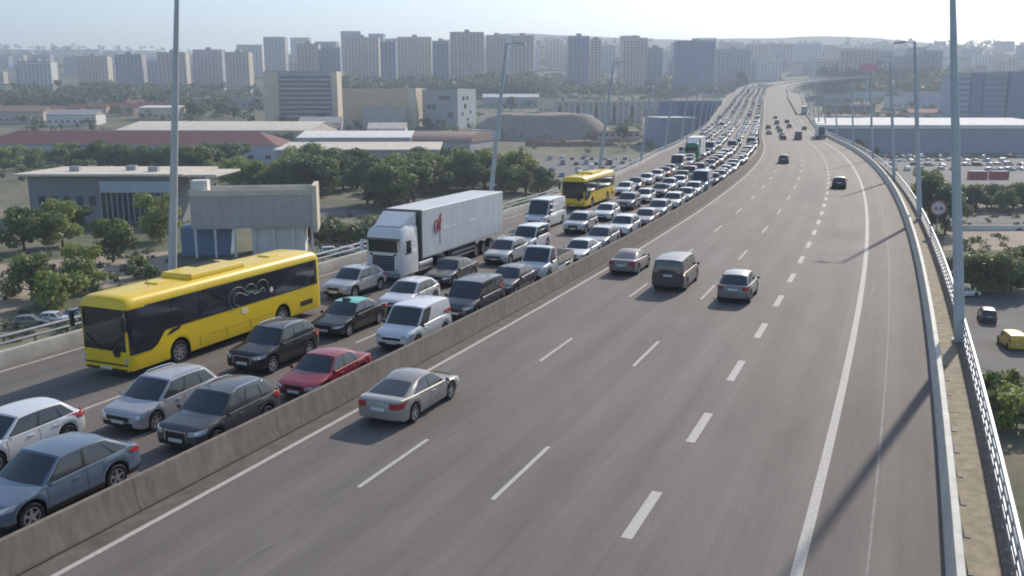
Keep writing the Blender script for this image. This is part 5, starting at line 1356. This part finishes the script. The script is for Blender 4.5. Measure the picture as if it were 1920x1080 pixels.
for k, (u, v) in enumerate(((185,214),(215,212),(240,216),(268,210),(292,214),(318,208),(140,216),(105,220),(60,218),(20,222),(330,218),(255,206))):
    k = sorted([185,215,240,268,292,318,140,105,60,20,330,255]).index(u)
    bld('small_house', f'small terracotta-roofed house in the upper left cluster, {ORD[k]} from the left', u-15, u+15, v, 5, 10, 'pink', 'terracotta', 'gable', rt.uniform(-.5,.5), .4, 'house', .3, group='terracotta-roofed houses upper left')
# more low roofs in the middle distance
for k, (u0, u1, vb, hh, dp, wl, rf, kd, lab) in enumerate(((90,180,236,7,18,'white','grey','gable','small pale shed at the left end behind the red-roofed shed'),(262,335,224,8,16,'cream','white','shed','white canopy-roofed building left of the first lamp post'),(345,498,204,9,14,'lavender','white','flat','long low pale building left of the slab block'),(-40,80,232,8,22,'pink','brown','gable','brown-roofed house row at the far left edge'),
    (884,938,262,5,14,'white','grey','flat','low white office beside the foot of the second lamp post'),(1120,1200,262,4.5,12,'pink','brown','flat','low pinkish building right of the gravel mound'),(905,1010,202,9,16,'grey','white','gable','grey-roofed hall behind the gravel mound'),(1010,1045,212,12,14,'cream','grey','flat','small cream block left of the colonnade building'),(1206,1262,214,10,16,'lavender','white','flat','pale flat-roofed block right of the colonnade building'),(560,640,250,6,20,'concrete','grey','gable','grey-roofed store below the slab block'),(690,760,262,6,18,'white','cream','gable','small cream-roofed store below the beige building'),
    (840,905,272,5,16,'concrete','grey','flat','flat grey store left of the second lamp post'),(1560,1622,236,6,14,'concrete','grey','flat','grey flat-roofed store behind the long shed near the exit'),(1630,1700,240,6,14,'beige','cream','flat','cream-roofed store behind the long shed'),(1705,1770,232,7,14,'white','terracotta','gable','white house with orange roof left of the office blocks'),(1700,1775,192,10,20,'lavender','white','flat','pale warehouse on the slope between right-hand lamp posts'),(1600,1660,190,9,18,'paleblue','white','flat','pale blue warehouse below the pink billboard'),(1330,1400,164,12,20,'concrete','grey','flat','grey hall beside the top of the jam'))):
    bld('low_building', lab, u0, u1, vb, hh, dp, wl, rf, kd, rt.uniform(-.12,.12), .4, win=(max(4,int((u1-u0)/11)),1,1.8,1.3,2.2,4.6), ridge=.18 if kd == 'gable' else .08)
x0, y0, z0 = level(985, 274); x1, y1, z1 = level(1150, 272)
mb = MB(); mb.box(x0, x1, y0, y0+.5, z0-1, z0+2.4); tag(mb.build('retaining_wall', mat('brick_red_wall', (.30,.17,.12), .9, var=.25, scale=.4), None, 0), 'long reddish retaining wall at the foot of the gravel mound', 'wall')
# the far city on the ridge: blocks a few pixels wide
rc = random.Random(12); blk = []
q0 = MB(); q0.box(-.5,.5,0,1,0,1); CM = {k: q0.mesh('city_block', W_[k], 0) for k in ('cream','white','lavender','bluegrey','grey','paleblue','concrete')}
for k in range(190):
    u = rc.uniform(-40, 1960) if k % 3 else rc.uniform(1380, 1940); v = rc.uniform(92, 150) if u > 1000 else rc.uniform(100, 160)
    x, y, z = level(u, v); w, hh = rc.uniform(14, 46), rc.uniform(9, 34) if v > 118 else rc.uniform(8, 20)
    c = rc.choice(list(CM)); o = bpy.data.objects.new('city_block', CM[c]); COL.objects.link(o); o.location = (x, y, z-2); o.scale = (w, rc.uniform(10,16), hh+2); o.rotation_euler = (0,0,rc.uniform(-.4,.4))
    nf = int(hh/3.2); nc = max(2, int(w/4.5)); J = MB()
    for j in range(1, nf+1):
        for i in range(nc): px = -.5+(i+.5)/nc; J.box(px-.28/nc, px+.28/nc, -.012, .01, (j*3.0+1.0)/(hh+2), (j*3.0+2.4)/(hh+2))
    if J.v: tag(J.build('windows', M_win, o, 0), kind='stuff')
    tag(o, f'{dict(cream="cream",bluegrey="blue-grey",grey="grey",paleblue="pale blue",lavender="pale grey",white="white",concrete="stone grey")[c]} block a few pixels wide in the hazy city on the far slopes', 'building', f'far {c} city blocks')
# billboard
x, y, z = level(1622, 214)
r = empty('billboard', (x, y, z-.5)); hh = (214-124)/FPX*y
g_ = MB(); g_.bar((0,0,0),(0,0,hh-5),.6,.45,10); g_.build('mast', M_pole, r)
g_ = MB(); g_.box(-6,6,-.4,.4,hh-5.5,hh+.5); g_.build('panel', mat('pink_panel', (.62,.20,.30), .5), r, 0)
g_ = MB(); g_.box(-6.2,6.2,-.5,.5,hh-5.9,hh-5.52); g_.build('frame', M_galv, r, 0)
tag(r, 'pink billboard on a tall mast beyond the exit ramp', 'billboard')
# gravel mound
def mound():
    x, y, z = level(1018, 262); V = []; F = []; n = 34; rng = np.random.default_rng(3)
    for i in range(n+1):
        for j in range(n+1):
            a = (i/n*2-1); b = (j/n*2-1); q = sqrt(a*a+b*b)
            hgt = 15.5*min(1, max(0, 1-min(1, q)**2)*1.7)*(1+.08*sin(a*5+1)*cos(b*4)) + rng.uniform(-.25,.25)
            V.append((x+a*47, y+28+b*30, z-1+min(hgt, 15.5+.6*sin(a*7))))
    for i in range(n):
        for j in range(n): k = i*(n+1)+j; F.append((k,k+n+1,k+n+2,k+1))
    me = bpy.data.meshes.new('gravel_mound'); me.from_pydata(V, [], F); me.polygons.foreach_set('use_smooth', [True]*len(F)); me.materials.append(mat('gravel', (.27,.235,.20), .95, var=.2, scale=.4, bump=.4))
    o = bpy.data.objects.new('gravel_mound', me); COL.objects.link(o); tag(o, 'big grey gravel mound between the second and third left lamp posts', 'gravel mound')
mound()
# ground sheets
def sheet(name, pts, m, dz=.02, kind='structure'):
    V = []
    for u, v in pts: x, y, z = level(u, v); V.append((x, y, z+dz))
    me = bpy.data.meshes.new(name); me.from_pydata(V, [], [tuple(range(len(V)))]); me.materials.append(m); o = bpy.data.objects.new(name, me); COL.objects.link(o); fixn(o)
    tag(o, kind=kind); return o
M_lot = mat('lot_asphalt', (.13,.125,.12), .9, var=.2, scale=.15); M_dirt = mat('pale_dirt', (.34,.27,.20), .95, var=.2, scale=.2)
sheet('car_park', [(880,348),(1240,352),(1230,297),(880,297)], M_lot); sheet('car_park', [(1620,346),(2000,346),(2000,297),(1620,297)], M_lot)
sheet('service_road', [(1770,800),(2000,800),(2000,548),(1770,548)], M_lot); sheet('dirt_track', [(-60,500),(330,470),(330,500),(200,540),(-60,600)], M_dirt)
sheet('dirt_yard', [(1770,470),(2000,470),(2000,432),(1770,432)], M_dirt, .03); sheet('service_road', [(1770,418),(2000,418),(2000,400),(1770,400)], M_lot, .03); sheet('service_road', [(1770,376),(2000,376),(2000,358),(1770,358)], mat('pale_road', (.42,.40,.36), .9, var=.15, scale=.2), .03)
sheet('yard_road', [(420,372),(700,395),(700,408),(420,392)], M_lot, .03)
x0, y0, z0 = level(1775, 432); x1 = colx(2010, y0)
mb = MB(); mb.box(x0, x1, y0, y0+.4, z0-.3, z0+1.1); tag(mb.build('boundary_wall', W_['white'], None, 0), 'low white boundary wall beside the dirt yard at the right edge', 'wall')
# parked vehicles
ROWN = ['the farthest','the third','the second','the nearest']
SN = {'suv':'SUV','small_van':'van','large_van':'high van'}
rp_ = random.Random(99)
def park(u, v, kd, c, rz, lab, grp):
    x, y, z = level(u, v); o = bpy.data.objects.new(NAMES[kd], far_mesh(kd)) ; COL.objects.link(o); o.color = COLS[c]+(1,)
    o.location = (x, y, z+.03); o.rotation_euler = (0,0,rz); tag(o, lab, CATS.get(kd, 'car'), grp); return o
for row, (v, u0, u1, st) in enumerate(((300,900,1200,17),(309,905,1225,19),(319,900,1215,21),(331,950,1200,24))):
    u = u0; kk = 0
    while u < u1:
        if rp_.random() < .85:
            kd = rp_.choice(['hatchback','suv','crossover','sedan','small_van','large_van']); c = rp_.choice(['white','white','silver','blue','dark blue','grey','black','pale blue'])
            park(u, v+rp_.uniform(-1,1), kd, c, pi/2+rp_.uniform(-.2,.2), f'{c} {SN.get(kd, kd)} in {ROWN[row]} row of the left yard, {ORD[kk] if kk < len(ORD) else "last"} from the left', f'parked in the left yard'); kk += 1
        u += st*rp_.uniform(.9,1.4)
for row, (v, u0, u1, st) in enumerate(((296,1660,1930,15),(303,1655,1930,15),(311,1650,1930,17),(320,1650,1930,18))):
    u = u0; kk = 0
    while u < u1:
        if rp_.random() < .8:
            kd = rp_.choice(['hatchback','suv','crossover','sedan','small_van']); c = rp_.choice(['white','white','white','silver','silver','grey','black','beige'])
            park(u, v+rp_.uniform(-1,1), kd, c, rp_.choice((0,pi/2))+rp_.uniform(-.2,.2), f'{c} {SN.get(kd, kd)} in {ROWN[row]} row of the right-hand car park, {ORD[kk] if kk < len(ORD) else "last"} from the left', f'parked in the right car park'); kk += 1
        u += st*rp_.uniform(.9,1.5)
park(1806,556,'sedan','white',.2,'white sedan under the trees in the right-hand car park','cars below the right-hand railing'); park(1850,600,'suv','dark blue',1.2,'dark blue SUV in the shade right of the nearest lamp post','cars below the right-hand railing'); park(1895,650,'small_van','yellow',1.4,'yellow-topped van at the right edge below the railing','cars below the right-hand railing')
for u, c in ((622,'white'),(655,'silver'),(688,'beige')): park(u,478,'estate',c,rp_.uniform(-.4,.4),f'{c} estate car parked below the viaduct left of the lorry cab','estate cars below the viaduct by the lorry')
for u, v, c in ((105,606,'white'),(150,600,'silver'),(60,612,'grey')): park(u,v,'hatchback',c,rp_.uniform(-.3,.3),f'{c} hatchback parked on the ground outside the left railing by the coach','hatchbacks below by the coach')
for u in (1832,1872):
    x, y, z = level(u, 336); r = empty('shipping_container', (x, y, z), rp_.uniform(-.2,.2))
    g_ = MB(); g_.box(-3,3,-1.2,1.2,.15,2.7); g_.build('box', mat('container_red', (.38,.07,.06), .6, var=.2, scale=.8), r, 0); g_ = MB(); g_.box(-3.02,3.02,-1.22,1.22,2.7,2.9); g_.build('lid', R_['white'], r, 0)
    for k in range(12): g_ = MB(); g_.box(-2.9+k*.5,-2.7+k*.5,-1.26,-1.2,.3,2.6); g_.build('rib', MATS['container_red'], r, 0)
    tag(r, f'{"left" if u < 1850 else "right"} of two red white-topped containers beyond the right-hand trees', 'container')

# ------------------------------------------------------------------ air
def haze():
    m = bpy.data.materials.new('haze_air'); m.use_nodes = True; nt = m.node_tree; nt.nodes.clear()
    pv = nt.nodes.new('ShaderNodeVolumePrincipled'); pv.inputs['Color'].default_value = (.70,.82,1.0,1); pv.inputs['Density'].default_value = HAZE_DENSITY; pv.inputs['Anisotropy'].default_value = .25
    o_ = nt.nodes.new('ShaderNodeOutputMaterial'); nt.links.new(pv.outputs[0], o_.inputs['Volume'])
    mb = MB(); mb.box(-3100, 3500, -300, 4500, -22, 300); o = mb.build('haze', m, None, 0); tag(o, kind='stuff')
if HAZE_DENSITY > 0: haze()
